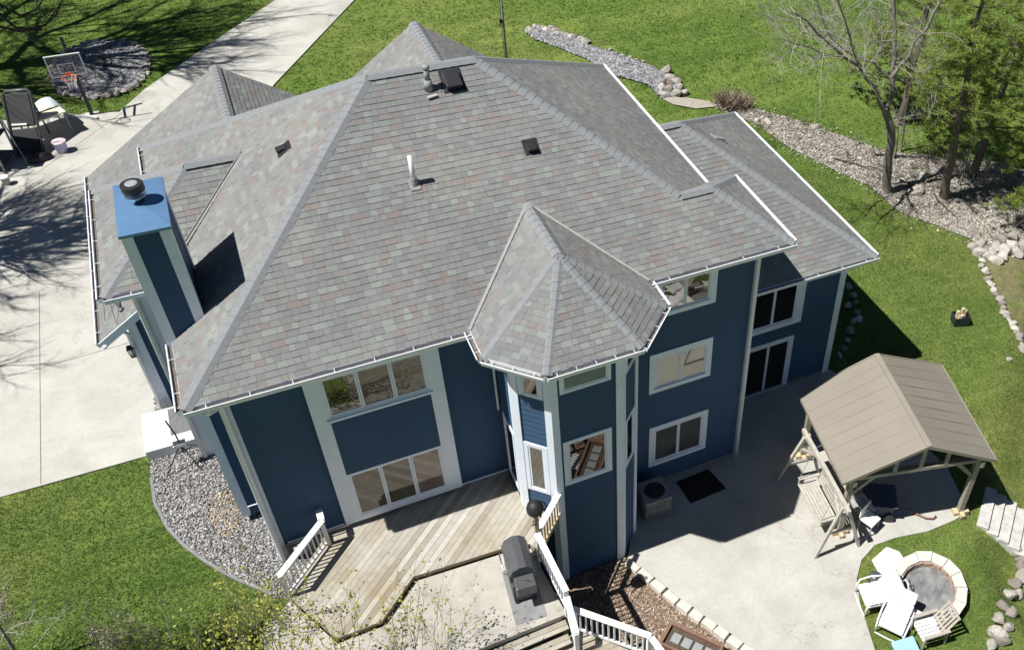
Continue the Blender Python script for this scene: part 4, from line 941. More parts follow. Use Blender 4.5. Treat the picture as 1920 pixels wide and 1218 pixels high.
for k in range(9): q = k*.075; o.bar((14.25+q*.9, -3.25-q*.35, .95+.02*math.sin(k*2)), (14.40+q*.9, -3.75-q*.32, .70+.03*math.sin(k*3)), .06, .02)
o = o.build('striped_cloth', MAT['greycloth']); tag(o, 'grey striped cloth hanging over the chair by the pavilion post', 'cloth')
t = thing('folding_chair', 'white folding chair half hidden under the pavilion edge', 'chair', loc=(14.75, -4.0, .03), rz=R_(20))
MB().box(-.22, .22, -.22, .22, .42, .46).build('seat', MAT['plastic'], t); MB().box(-.22, .22, .2, .24, .5, .9).build('backrest', MAT['plastic'], t)
for x in (-.2, .2):
    for y in (-.2, .2): MB().bar((x, y, 0), (x, y, .42), .03, .03).build('leg', MAT['grey'], t)

# fire pit
fc = V3((14.96, -6.50, 0)); t = thing('fire_pit', 'round stone fire pit with pale capstones full of grey ash', 'fire pit', loc=fc, rz=R_(-54)); t.scale = (1.02, 1.16, 1)
n = 14
mb = MB(); mb.lathe((0, 0, -.1), [(.93, 0), (.90, .42)], 14); mb2 = mb
wall = MB()
for lay in range(3):
    for k in range(18):
        a0 = 2*math.pi*(k+lay*.5)/18+.012; a1 = 2*math.pi*(k+1+lay*.5)/18-.012; r1, r0 = .97+random.uniform(-.012, .012), .70; z0, z1 = -.06+lay*.135, .07+lay*.135
        q = [(r0*math.cos(a0), r0*math.sin(a0)), (r1*math.cos(a0), r1*math.sin(a0)), (r1*math.cos(a1), r1*math.sin(a1)), (r0*math.cos(a1), r0*math.sin(a1))]
        wall.box8([(*p_, z0) for p_ in q], [(*p_, z1) for p_ in q])
wall.build('block_wall', MAT['block'], t)
for k in range(n):
    if k in (6,): rr = (.74, 1.02)
    else: rr = (.72+random.uniform(-.03, .03), 1.02+random.uniform(-.015, .015))
    a0 = 2*math.pi*k/n+.008; a1 = 2*math.pi*(k+1)/n-.008; q = [(rr[0]*math.cos(a0), rr[0]*math.sin(a0)), (rr[1]*math.cos(a0), rr[1]*math.sin(a0)), (rr[1]*math.cos(a1), rr[1]*math.sin(a1)), (rr[0]*math.cos(a1), rr[0]*math.sin(a1))]
    dz = random.uniform(-.006, .006); m = MB(); m.box8([(*p_, .345) for p_ in q], [(*p_, .41+dz) for p_ in q]); m.build('capstone', MAT['capstone'], t, bevel=.01)
mb = MB(); vs = [(0, 0, .20)]; fs = []
for i in range(1, 9):
    for j in range(24): q = 2*math.pi*j/24; r = .715*i/8; vs.append((r*math.cos(q), r*math.sin(q), .15+.05*(1-i/8)+random.uniform(-.018, .018)))
for j in range(24): fs.append((0, 1+j, 1+(j+1) % 24))
for i in range(7):
    for j in range(24): a, b = 1+i*24+j, 1+i*24+(j+1) % 24; fs.append((a, a+24, b+24, b))
mb.mesh(vs, fs).build('ash_bed', MAT['ash'], t, True)

# patio chairs round the fire pit
def lounge(label, x, y, ang, cush='cushion'):
    t = thing('patio_chair', label, 'chair', 'patio chairs around the fire pit', (x, y, 0), ang); t.scale = (1.0, 1.1, 1.0)     # faces local +x
    m = MB(); m.bar((-.30, 0, .44), (.02, 0, .425), .60, .14); m.bar((.035, 0, .425), (.36, 0, .41), .60, .14); m.build('seat_cushion', MAT[cush], t, bevel=.04)
    m = MB(); m.bar((-.24, 0, .50), (-.42, 0, .74), .60, .14, up=(1, 0, .5)); m.bar((-.43, 0, .755), (-.60, 0, 1.0), .60, .14, up=(1, 0, .5)); m.build('back_cushion', MAT[cush], t, bevel=.04)
    for s in (-1, 1):
        m = MB(); m.tube([(.34, s*.33, .02), (.36, s*.34, .35), (.30, s*.35, .58), (.0, s*.36, .64), (-.32, s*.35, .60), (-.5, s*.34, .3), (-.52, s*.33, .02)], .022, 8); m.build('arm_frame', MAT['plastic'], t, True)
    m = MB(); m.tube([(.36, -.33, .03), (.38, 0, .03), (.36, .33, .03)], .02, 8); m.tube([(-.52, -.33, .03), (-.62, 0, .03), (-.52, .33, .03)], .02, 8); m.bar((-.3, -.3, .35), (.34, -.3, .33), .03, .03); m.bar((-.3, .3, .35), (.34, .3, .33), .03, .03); m.build('base_frame', MAT['plastic'], t, True)
    return t
lounge('white cushioned patio chair left of the fire pit, nearest the patio edge', 13.50, -6.05, R_(166))
lounge('white cushioned patio chair below left of the fire pit, between two other chairs', 13.55, -6.92, R_(215))
t = thing('plastic_chair', 'striped slatted plastic chair with a tan back below the fire pit', 'chair', 'patio chairs around the fire pit', (14.2, -7.52, 0), R_(172))
m = MB()
for k in range(6): m.bar((-.26, -.25+k*.1, .40), (.34, -.25+k*.1, .43), .085, .03)
m.build('seat', MAT['plastic'], t, bevel=.008)
m = MB()
for k in range(6): m.bar((-.27, -.25+k*.1, .42), (-.60, -.25+k*.1, 1.0), .07, .03, up=(1, 0, .5))
m.bar((-.60, -.30, 1.0), (-.60, .30, 1.0), .05, .06); m.bar((-.32, -.30, .5), (-.32, .30, .5), .05, .06); m.build('backrest', MAT['tanpl'], t, bevel=.01)
for s in (-1, 1):
    m = MB(); m.bar((-.4, s*.32, .62), (.32, s*.32, .62), .09, .03); m.build('armrest', MAT['tanpl'], t)
    for x in (-.38, .3): MB().bar((x, s*.31, 0), (x*.92, s*.31, .61), .05, .05).build('leg', MAT['tanpl'], t)
o = MB(); o.bar((0, -.3, .30), (0, .3, .30), .62, .10); o = o.build('seat_pad', MAT['bluecloth'], bevel=.04); o.location = (13.42, -7.72, 0); o.rotation_euler = (0, R_(-8), R_(-12)); tag(o, 'light blue cushion at the bottom of the chair cluster', 'cushion')
o = MB(); o.prism([(-.3, -.25), (.25, -.32), (.34, .1), (.2, .34), (-.28, .28), (-.36, 0)], .08, .12); o = o.build('white_board', MAT['plastic'], bevel=.012); o.location = (14.62, -5.30, .02); o.scale = (1.45, 1.3, 1); o.rotation_euler = (R_(4), R_(5), .2); tag(o, 'white board lying on grass at the upper left rim of the fire pit', 'board')
o = MB(); o.lathe((0, 0, 0), [(.16, 0), (.2, .05), (.19, .2), (.12, .27), (.03, .3)], 18); o = o.build('kettle_lid', MAT['slate'], smooth_=True); o.location = (13.95, -5.52, 0.0); tag(o, 'dark round kettle lid on the grass behind the left patio chair', 'lid')
t = thing('poker_stand', 'bent metal hoop leaning inside the left rim of the fire pit', 'fire tool', loc=(14.35, -6.25, .35), rz=R_(70))
MB().tube([(-.22, .1, .02), (-.2, 0, .3), (-.05, -.02, .34), (.1, 0, .3), (.12, .1, .02)], .018, 8).build('loop', MAT['plastic'], t, True); MB().tube([(-.05, -.2, .0), (0, -.12, .25), (.12, -.12, .25), (.18, -.2, 0)], .014, 8).build('hook', MAT['black'], t, True)

# stone steps
s0 = pt(1830, 985); s1 = pt(1849, 908); sdv = (s1-s0).normalized(); nn = V3((sdv.y, -sdv.x, 0)); nn = nn if nn.x > 0 else -nn
for k in range(6):
    a = s0+nn*(.33*k)-sdv*.03*k+V3((random.uniform(-.02, .02), 0, 0)); b = a+sdv*(1.55+random.uniform(-.05, .05)); z = .05-.11*k
    m = MB(); q = [a, a+nn*.345, b+nn*.345, b]; m.box8([(p_.x, p_.y, z-.5) for p_ in q], [(p_.x+random.uniform(-.012, .012), p_.y+random.uniform(-.012, .012), z) for p_ in q]); o = m.build('stone_step', MAT['step'], bevel=.012)
    ordn = ['topmost grey stone step beside the pavilion post', 'second grey stone step down from the pavilion post', 'third grey stone step down from the pavilion post', 'fourth grey stone step down from the pavilion post', 'fifth grey stone step down from the pavilion post, at the edge of the picture', 'lowest grey stone step, cut by the edge of the picture'][k]
    tag(o, ordn, 'step', 'stone steps beside the pavilion')

# firewood crate on the lawn
g0 = G(1798, 606); t = thing('firewood_crate', 'black plastic crate of split firewood standing on the right lawn', 'crate', loc=g0, rz=R_(-18))
m = MB(); b_ = [(-.30, -.22), (.30, -.22), (.30, .22), (-.30, .22)]
for i in range(4):
    (xa, ya), (xb, yb) = b_[i], b_[(i+1) % 4]; s1_, s2_ = .88, 1.0
    m.box8([(xa*s1_, ya*s1_, .02), (xb*s1_, yb*s1_, .02), (xb*s1_*.93, yb*s1_*.93, .02), (xa*s1_*.93, ya*s1_*.93, .02)], [(xa, ya, .42), (xb, yb, .42), (xb*.93, yb*.93, .42), (xa*.93, ya*.93, .42)])
m.box(-.26, .26, -.18, .18, .01, .04); m.build('box', simple('dark_crate', (.03, .032, .045), .5, .2), t)
for k, (x, y, a, b) in enumerate(((-.14, .02, .3, .55), (0, -.05, -.2, .46), (.13, .04, .2, .58), (.05, .1, -.4, .66), (-.08, -.08, .5, .44))):
    m = MB(); m.tube([(x, y, .08), (x+.03*a, y+.1*a, b)], [.08, .07], 5); m.build('log', MAT['newwood'], t)

# planter bottom centre
t = thing('planter_box', 'rust brown planter box with grey slabs at the bottom of the bark mulch', 'planter', loc=(8.45, -5.25, .05), rz=R_(-52))
m = MB(); m.box(-.75, .75, -.34, -.28, 0, .3); m.box(-.75, .75, .28, .34, 0, .3); m.box(-.75, -.69, -.28, .28, 0, .3); m.box(.69, .75, -.28, .28, 0, .3); m.build('box', MAT['rust'], t)
MB().box(-.69, .69, -.28, .28, .02, .2).build('soil', MAT['dirt'], t)
for k in range(4): MB().box(-.55+k*.3, -.32+k*.3, -.12, .14, .2, .24).build('slab', MAT['grey'], t)
o = MB(); o.prism([(-.4, -.3), (.35, -.34), (.4, .3), (-.3, .36)], 0, .03); o = o.build('white_sheet', MAT['plastic']); o.location = (8.05, -5.55, .12); o.rotation_euler = (R_(6), R_(-7), .5); tag(o, 'white sheet lying beside the rust brown planter', 'sheet')

# stoop, mat and tripod at the side door
t = flat('stoop', [(-2.62, 4.5), (-1.24, 4.5), (-1.24, 5.95), (-2.62, 5.95)], 2.66, .45, MAT['stoop']); 
o = MB().box(-1.98, -1.36, 4.86, 5.86, 2.664, 2.68).build('doormat', MAT['doormat']); tag(o, 'grey speckled doormat on the white concrete stoop', 'doormat')
tb = V3((-1.72, 4.0, 2.33)); t = thing('tripod_stand', 'black tripod stand with a silver head on the gravel by the stoop', 'tripod', loc=tb)
hd = V3((0, 0, .78))
for x, y in ((-.55, -.25), (.28, -.36), (.5, .42)): m = MB(); m.tube([hd, (x, y, .01)], [.016, .013], 8); m.build('leg', MAT['black'], t)
m = MB(); m.tube([(0, 0, .45), (0, 0, 1.15), (-.1, .15, 1.55)], .02, 8); m.tube([(-.2, -.02, .46), (.2, .1, .46)], .012, 6); m.build('column', MAT['black'], t)
MB().box(-.16, .14, -.1, .1, .74, .84).build('head', MAT['steel'], t, bevel=.02)

# basketball hoop
hb = V3((-3.25, 23.9, 2.3)); t = thing('basketball_hoop', 'basketball hoop with clear backboard on a black pole beside the driveway', 'basketball hoop', loc=hb)
m = MB(); m.tube([(0, 0, 0), (0, 0, 1.5), (0, .12, 2.1), (0, .25, 3.1)], [.075, .07, .06, .06], 10); m.build('pole', MAT['black'], t)
m = MB(); m.box(-.25, .25, -.2, .2, 0, .03); m.build('base_plate', MAT['capstone'], t)
m = MB(); m.bar((0, .1, 2.0), (-.1, -.62, 2.2), .06, .06); m.bar((0, .2, 2.7), (-.1, -.62, 2.75), .06, .06); m.build('arm', MAT['black'], t)
by = -.66; m = MB(); m.box(-.66, .46, by-.012, by+.012, 2.02, 2.82); bb = m.build('backboard', MAT['acrylic'], t)
m = MB()
for a in ((-.68, -.64, 2.0, 2.84), (.44, .48, 2.0, 2.84), (-.64, .44, 2.0, 2.04), (-.64, .44, 2.80, 2.84)): m.box(a[0], a[1], by-.025, by+.025, a[2], a[3])
for a in ((-.36, -.33, 2.12, 2.5), (.13, .16, 2.12, 2.5), (-.33, .13, 2.12, 2.15), (-.33, .13, 2.47, 2.5)): m.box(a[0], a[1], by-.02, by-.0125, a[2], a[3])
m.build('board_frame', MAT['plastic'], bb)
m = MB(); m.tube([(-.1+.23*math.cos(q), by-.28+.23*math.sin(q), 2.07) for q in np.linspace(0, 2*math.pi, 22)], .016, 6); m.box(-.2, 0, by-.06, by-.026, 2.02, 2.16); rim = m.build('rim', MAT['orange'], t)
m = MB()
for k in range(10):
    q = 2*math.pi*k/10
    for s in (-1, 1): m.tube([(-.1+.23*math.cos(q), by-.28+.23*math.sin(q), 2.06), (-.1+.16*math.cos(q+s*.35), by-.28+.16*math.sin(q+s*.35), 1.85), (-.1+.12*math.cos(q), by-.28+.12*math.sin(q), 1.65)], .007, 4)
m.build('net', MAT['net'], t)
o = MB().bar(G(112, 218, .03)+V3((0, 0, .06)), G(184, 224, .03)+V3((0, 0, .06)), .12, .1).build('timber_edging', MAT['stoop']); tag(o, 'long white timber lying along the lawn edge by the hoop', 'timber')

# clutter on the driveway
D = lambda u, v, z=2.34: pt(u, v, z)
g0 = D(92, 262); t = thing('work_table', 'folding table with a cream top under a pale tarp on the driveway', 'table', loc=(g0.x, g0.y+.45, 2.335), rz=R_(24))
t.scale = (1.15, 1.1, 1.1)
MB().box(-.62, .62, -.45, .45, .74, .79).build('tabletop', MAT['tanboard'], t)
for x in (-.55, .55):
    for y in (-.38, .38): MB().bar((x*1.06, y*1.06, 0), (x, y, .74), .035, .035).build('leg', MAT['grey'], t)
m = MB(); nn_ = 12; vs = []
for i in range(nn_+1):
    for j in range(7): x = -.7+1.55*i/nn_; y = .02+.85*j/6; vs.append((x, y, .83+.20*math.sin(3.1*j/6)*(.6+.4*math.sin(i*.9))+.02*random.random()-max(0, x-.62)*1.6-max(0, y-.55)*.9))
fs_ = [(i*7+j, (i+1)*7+j, (i+1)*7+j+1, i*7+j+1) for i in range(nn_) for j in range(6)]
tp = m.mesh(vs, fs_).build('tarp', MAT['tarp'], smooth_=True); tp.location = t.location; tp.rotation_euler = t.rotation_euler; tp.scale = t.scale; tag(tp, 'crumpled pale blue tarp draped over the back of the cream table', 'tarp')
g0 = D(58, 292); t = thing('lounge_frame', 'upright dark padded lounge panel leaning beside the cream table', 'lounge chair', loc=(g0.x, g0.y-.1, 2.335), rz=R_(-8)); t.scale = (1.3, 1.3, 1.3)
M_ = Matrix.Rotation(R_(-38), 4, 'X'); 
m = MB(); m.tube([(-.34, 0, .05), (-.34, 0, 1.75), (-.26, 0, 1.86), (.26, 0, 1.86), (.34, 0, 1.75), (.34, 0, .05), (-.34, 0, .05)], .045, 10); m.xf(M_).build('frame', MAT['slate'], t, True)
m = MB(); m.box(-.30, .30, -.03, .03, .85, 1.78); m.xf(M_).build('back_pad', MAT['blackpl'], t, bevel=.03); m = MB(); m.box(-.30, .30, -.025, .025, .08, .80); m.xf(M_).build('seat_pad', MAT['blackpl'], t, bevel=.02)
m = MB(); m.bar((-.26, -.06, .92), (.1, -.06, .9), .06, .05); m.xf(M_).build('strap', MAT['plastic'], t)
for s in (-1, 1): MB().bar((s*.3, 1.05, 1.25), (s*.3, 1.25, 0), .04, .04).build('leg', MAT['slate'], t)
g0 = D(12, 300); t = thing('shelf_rack', 'tall dark metal rack at the left edge of the driveway', 'rack', loc=(g0.x-.35, g0.y-.15, 2.335), rz=R_(-20)); t.scale = (1.35, 1.35, 1.35)
for x, y in ((-.4, -.4), (.4, -.4), (-.4, .4), (.4, .4)): MB().bar((x, y, 0), (x, y, 1.5), .04, .04).build('upright', MAT['grey'], t)
for z in (.15, .8, 1.45): MB().box(-.42, .42, -.42, .42, z, z+.03).build('shelf', MAT['black'], t)  # shelves solid black, rack enlarged, to stand in for shadow of unseen things
o = MB().box(-.2, .2, -.18, .18, 0, .35).build('grey_tub', MAT['grey'], bevel=.04); o.location = (g0.x-.35, g0.y-.15, 2.335+.83*1.35); tag(o, 'pale grey tub on a shelf of the dark rack', 'tub')
g0 = D(118, 284); t = thing('bucket', 'lavender bucket with a pink lid on the driveway', 'bucket', loc=(g0.x, g0.y, 2.335))
m = MB(); m.lathe((0, 0, 0), [(.17, 0), (.20, .18), (.215, .40), (.225, .41)], 24); m.build('pail', MAT['purplepail'], t, True); MB().lathe((0, 0, .41), [(.235, 0), (.235, .03), (.2, .045)], 24).build('lid', MAT['pinklid'], t)
g0 = D(85, 298); o = MB(); o.lathe((0, 0, 0), [(.3, 0), (.34, .08), (.28, .2), (.14, .26)], 12); o = o.build('black_bag', MAT['blackpl'], smooth_=True); o.scale = (1.25, .7, 1); o.location = (g0.x-.15, g0.y, 2.335); o.rotation_euler = (0, 0, .2); tag(o, 'slumped black bag on the driveway in front of the bucket', 'bag')
g0 = D(14, 345); t = thing('pail', 'small pale grey pail at the left edge on the driveway', 'pail', loc=(g0.x, g0.y, 2.335)); m = MB(); m.lathe((0, 0, 0), [(.11, 0), (.14, .28), (.15, .3)], 18); m.build('body', MAT['greycloth'], t, True); MB().lathe((0, 0, .3), [(.155, 0), (.13, .025)], 18).build('lid', MAT['plastic'], t)
a = D(52, 308); o = MB().bar(a, a+V3((-.25, .55, 1.75)), .035, .035).build('metal_pole', MAT['steel']); tag(o, 'thin metal pole leaning against the rack on the driveway', 'pole')

# flagpole
t = thing('flagpole', 'slim white flagpole standing on the lawn behind the roof', 'flagpole', loc=(11.7, 18.0, 2.25))
MB().tube([(0, 0, 0), (0, 0, 9)], [.055, .03], 12).build('pole', MAT['grey'], t, True); MB().tube([(-.07, 0, .3), (-.07, 0, 8.8)], .008, 5).build('halyard', MAT['black'], t)
mb = MB(); mb.box(-.14, -.06, -.05, .05, 4.05, 4.2); mb.tube([(-.1, 0, 4.1), (-.18, -.1, 3.95)], .03, 6); mb.build('cleat', MAT['black'], t)

# ================================================================== vegetation
def ptY(u, v, y): q = ray(u, v); return CAM+q*((y-CAM.y)/q.y)
class Wood:
    """collects limbs as tapered tubes, big ones and fine ones apart"""
    def __init__(s, seed): s.big = MB(); s.fine = MB(); s.tips = []; s.r = random.Random(seed)
    def limb(s, pts, r0, r1, thick=None):
        n = len(pts); rad = [r0+(r1-r0)*k/(n-1) for k in range(n)]
        big = r0 > .045 if thick is None else thick
        (s.big if big else s.fine).tube(pts, rad, 9 if r0 > .1 else 6 if r0 > .03 else 4 if r0 > .012 else 3, cap=False)
    def grow(s, p, d, ln, r, depth, up=.12, kids=(4, 6), spread=.75, wob=.16, shrink=.62):
        n = 5; pts = [p]; q = p; d = d.normalized()
        for k in range(n):
            d = (d+V3((s.r.gauss(0, wob), s.r.gauss(0, wob), s.r.gauss(0, wob)+up))).normalized(); q = q+d*ln/n; pts.append(q)
        s.limb(pts, r, r*.45)
        if depth <= 0: s.tips += [(pts[k], d) for k in (2, 3, 4, 5)]; return
        for k in range(s.r.randint(*kids)):
            t = s.r.uniform(.25, 1); i = min(n-1, int(t*n)); b = pts[i].lerp(pts[i+1], t*n-i)
            dd = (pts[i+1]-pts[i]).normalized(); ax = V3((s.r.gauss(0, 1), s.r.gauss(0, 1), s.r.gauss(0, 1))); ax = (ax-dd*ax.dot(dd)).normalized()
            s.grow(b, dd+ax*s.r.uniform(.6, 1.2)*spread, ln*shrink*s.r.uniform(.7, 1.15)*(1.1-.4*t), max(.004, r*.5*(1.1-.4*t)), depth-1, up, kids, spread, wob, shrink)
        s.grow(q, d, ln*shrink*.9, max(.004, r*.45), depth-1, up, kids, spread, wob, shrink)
    def build(s, root, bark, twig):
        if s.big.v: s.big.build('trunk', bark, root, True)
        if s.fine.v: s.fine.build('branches', twig, root)
def leaves(tips, per, size, spread, mat, parent, name='foliage', seed=1, elong=1.6, droop=0):
    g = np.random.default_rng(seed); B = np.repeat(np.array([tuple(t[0]) for t in tips]), per, 0); n = len(B)
    B = B+g.normal(0, spread, (n, 3)); a = g.normal(0, 1, (n, 3)); a[:, 2] -= droop; a /= np.linalg.norm(a, axis=1)[:, None]
    b = np.cross(a, g.normal(0, 1, (n, 3))); b /= np.linalg.norm(b, axis=1)[:, None]; sz = (size*g.uniform(.6, 1.3, n))[:, None]
    V = np.stack([B, B+a*sz*elong*.5+b*sz*.5, B+a*sz*elong, B+a*sz*elong*.5-b*sz*.5], 1).reshape(-1, 3)
    return fast_mesh(name, V, np.arange(4*n).reshape(-1, 4), mat, parent=parent)

# the big bare trees left of the picture, whose shadows cross the drive
def bare_tree(base, ht, r, seed, label, limbs=9, low=.3, reach=.42, kids=(4, 6), up=.10):
    t = thing('bare_tree', label, 'tree'); w_ = Wood(seed); base = V3(base); q = [base+V3((0, 0, -.2))]
    for k in range(1, 8): q.append(base+V3((w_.r.gauss(0, .12)*k*.4, w_.r.gauss(0, .12)*k*.4, ht*.62*k/7)))
    w_.limb(q, r, r*.55)
    for k in range(limbs):
        f = low+(1-low)*k/(limbs-1); i = min(6, int(f*7)); b = q[i].lerp(q[i+1], f*7-i); a_ = 2.4*k+w_.r.uniform(-.3, .3)
        w_.grow(b, V3((math.cos(a_), math.sin(a_), .55+.5*f)), ht*reach*w_.r.uniform(.8, 1.1)*(1.1-.35*f), r*.42, 3, up, kids, .7)
    w_.grow(q[-1], V3((0, 0, 1)), ht*.3, r*.5, 3, up, kids, .7); w_.build(t, MAT['darkbark'], MAT['darkbark']); return t
bt = bare_tree((-12.4, 29.6, 2.25), 25, .46, 5, 'tall bare tree at the top left, mostly outside the picture, shading the stone ring', 13, .34, .36, (5, 7))
w_ = Wood(77)
for k, l_ in enumerate(([(-60, -40), (-10, 20), (30, 52), (70, 58), (105, 30), (118, 0)], [(-60, 0), (-10, 48), (40, 60), (85, 48), (112, 10)], [(-50, -60), (0, 10), (40, 30), (70, 18), (90, -20)])):
    q = [V3((-12.4, 29.6, 12-k))]+[ptY(u, v, 28.6+.3*k) for u, v in l_]; w_.limb(q, .10, .02, True)
    for p_ in q[2:]:
        for _ in range(3): w_.grow(p_, V3((w_.r.gauss(.6, .6), w_.r.gauss(0, 1), w_.r.gauss(0, .6))), 1.3, .016, 1, .05, (3, 4))
w_.big.build('limb', MAT['darkbark'], bt, True); w_.fine.build('branches', MAT['darkbark'], bt)
bare_tree((-13.2, 15.9, 2.25), 16.5, .32, 9, 'bare tree left of the driveway, outside the picture, casting a fan of twig shadows', 14, .28, .40, (6, 8))
# the bare tree beside the litter bed
tb = G(1663, 362); t = thing('bare_tree', 'bare grey tree with a low fork standing at the edge of the leaf litter bed', 'tree'); w_ = Wood(21); ty = tb.y
def limb_px(lst, r0, r1, dy=0, kids=10, ln=1.5, rr=.015, depth=2):
    pts = [ptY(u, v, ty+dy*k/max(1, len(lst)-1)) for k, (u, v) in enumerate(lst)]
    fin = [pts[0]]
    for a, b in zip(pts[:-1], pts[1:]): fin += [a.lerp(b, .5)+V3((w_.r.gauss(0, .04), w_.r.gauss(0, .08), w_.r.gauss(0, .04))), b]
    w_.limb(fin, r0, r1, True)
    for k in range(kids):
        f = w_.r.uniform(.25, 1)*(len(fin)-1); i = min(len(fin)-2, int(f)); b = fin[i].lerp(fin[i+1], f-i); d = (fin[i+1]-fin[i]).normalized()
        ax = V3((w_.r.gauss(0, 1), w_.r.gauss(0, 1), w_.r.gauss(0, .7))); w_.grow(b, d*.7+ax.normalized(), ln*w_.r.uniform(.6, 1.2), rr*w_.r.uniform(.7, 1.3), depth, .05, (3, 5), .8, .2)
tb0 = [(1664, 368), (1664, 320), (1671, 270), (1666, 225), (1660, 205)]
limb_px(tb0, .20, .15, 0, 2, 1.0)
limb_px([(1664, 225), (1672, 185), (1674, 130), (1678, 60), (1680, -60)], .12, .06, .5, 14, 1.9)
limb_px([(1660, 210), (1648, 190), (1622, 145), (1590, 112), (1565, 92), (1530, 60), (1490, 25)], .085, .03, -1.2, 16, 1.9)
limb_px([(1668, 148), (1640, 118), (1600, 104), (1562, 75), (1540, 30), (1530, -40)], .06, .025, .9, 14, 1.9)
limb_px([(1672, 145), (1705, 105), (1738, 55), (1765, 0), (1790, -60)], .085, .045, -.6, 14, 1.9)
limb_px([(1622, 145), (1600, 100), (1585, 40), (1560, -30)], .04, .02, -1.6, 12, 1.6); limb_px([(1590, 105), (1540, 100), (1500, 85), (1470, 75)], .035, .012, -.8, 12, 1.3)
limb_px([(1672, 140), (1720, 150), (1760, 120)], .03, .012, 1.0, 8, 1.3); limb_px([(1640, 118), (1655, 60), (1640, 0)], .03, .015, 1.2, 10, 1.6)
w_.build(t, MAT['bark'], MAT['twig'])
# thin saplings near it
for u, v, uu, vv, lab in ((1690, 285, 1712, 120, 'thin bare sapling just right of the bare tree'), (1676, 300, 1690, 210, 'short bare sapling behind the bare tree trunk'), (1800, 350, 1835, 200, 'thin bare sapling right of the pine trunk')):
    b = G(u, v); tp = ptY(uu, vv, b.y); t = thing('sapling', lab, 'tree'); w_ = Wood(u); pts = [b.lerp(tp, k/5)+V3((random.gauss(0, .04), random.gauss(0, .04), 0)) for k in range(6)]; w_.limb(pts, .05, .02, True)
    for k in range(12): w_.grow(pts[random.randint(1, 5)], V3((random.gauss(0, 1), random.gauss(0, 1), .7)), random.uniform(.6, 1.3), .012, 1, .08, (3, 5))
    w_.build(t, MAT['bark'], MAT['twig'])
# pines
def pine(base, top, r, seed, label, start=.3, blen=2.6, dens=1., dead=0):
    t = thing('pine_tree', label, 'tree'); w_ = Wood(seed); base, top = V3(base), V3(top); n = 9
    pts = [base.lerp(top, k/n)+V3((w_.r.gauss(0, .05), w_.r.gauss(0, .05), 0)) for k in range(n+1)]; pts[0] = base-V3((0, 0, .2)); w_.limb(pts, r, r*.25, True); ht = (top-base).length; tips = []
    k = 0; f = start
    while f < .99:
        for j in range(w_.r.randint(3, 5)):
            a_ = w_.r.uniform(0, 6.28); i = min(n-1, int(f*n)); b = pts[i].lerp(pts[i+1], f*n-i); ln = blen*(1.12-f)/(1.12-start)*w_.r.uniform(.7, 1.15)+.3
            d = V3((math.cos(a_), math.sin(a_), w_.r.uniform(-.12, .22))); q = [b]
            for m in range(5): d = (d+V3((w_.r.gauss(0, .12), w_.r.gauss(0, .12), w_.r.gauss(.03, .08)))).normalized(); q.append(q[-1]+d*ln/5)
            w_.limb(q, .035*(1.2-f)+.008, .006, False)
            for m in range(int(ln*7*dens)):
                s_ = w_.r.uniform(.3, 1)*5; i2 = min(4, int(s_)); c = q[i2].lerp(q[i2+1], s_-i2); sp = .22+.16*ln*(1-abs(s_/5-.6))
                e_ = c+V3((w_.r.gauss(0, sp), w_.r.gauss(0, sp), w_.r.gauss(0, .08))); w_.limb([c, c.lerp(e_, .5)+V3((0, 0, .03)), e_], .006, .003, False); tips += [(e_, d), (c.lerp(e_, .6), d)]
        f += .6/ht*w_.r.uniform(.7, 1.3)
    w_.build(t, MAT['pinebark'], MAT['pinebark'])
    g = np.random.default_rng(seed); B = np.repeat(np.array([tuple(q_[0]) for q_ in tips]), 34, 0); m = len(B); a = g.normal(0, 1, (m, 3)); a[:, 2] = np.abs(a[:, 2])*.5; a /= np.linalg.norm(a, axis=1)[:, None]
    b = np.cross(a, g.normal(0, 1, (m, 3))); b /= np.linalg.norm(b, axis=1)[:, None]; ln = g.uniform(.12, .26, (m, 1)); B = B+g.normal(0, .05, (m, 3))
    V = np.stack([B-b*.013, B+b*.013, B+a*ln], 1).reshape(-1, 3); fast_mesh('foliage', V, np.arange(3*m).reshape(-1, 3), MAT['needles'], parent=t); return t
pb = G(1771, 372); pine(pb, ptY(1850, -40, pb.y-.3), .21, 31, 'pine with a bare leaning lower trunk at the right of the litter bed', .40, 2.7, .6)
pine((29.6, 9.6, .4), (29.9, 9.2, 10.5), .2, 33, 'dense pine at the right edge behind the leaning pine', .22, 3.0, .6)
pine((28.2, 13.4, 1.2), (28.4, 13.2, 10), .18, 35, 'farther pine at the top right corner of the picture', .2, 2.9, .5)
pine((30.2, 6.4, .2), (30.5, 6.2, 7.5), .16, 37, 'low dark pine at the right edge above the boulder pile', .15, 2.3, .8)
# shrubs
def shrub(base, ht, n, seed, label, leafmat=None, per=3, size=.06, spread=.05, lean=.5, r=.02, depth=2, name='shrub', cat='shrub', bark='twig', group=None, ln=.55, kids=(3, 5)):
    t = thing(name, label, cat, group); w_ = Wood(seed); base = V3(base)
    for k in range(n):
        a_ = w_.r.uniform(0, 6.28); w_.grow(base+V3((w_.r.gauss(0, .12), w_.r.gauss(0, .12), -.05)), V3((math.cos(a_)*lean*w_.r.random(), math.sin(a_)*lean*w_.r.random(), 1)), ht*ln*w_.r.uniform(.7, 1.15), r, depth, .16, kids, .55, .12)
    w_.build(t, MAT['bark'], MAT[bark])
    if leafmat: leaves(w_.tips, per, size, spread, MAT[leafmat], t, seed=seed)
    return t
shrub((-.2, -4.7, 1.7), 5.6, 9, 51, 'shrub of long twigs with yellow green buds in front of the left platform edge', 'leafy', 2, .05, .07, .75, .024, 2, ln=.62)
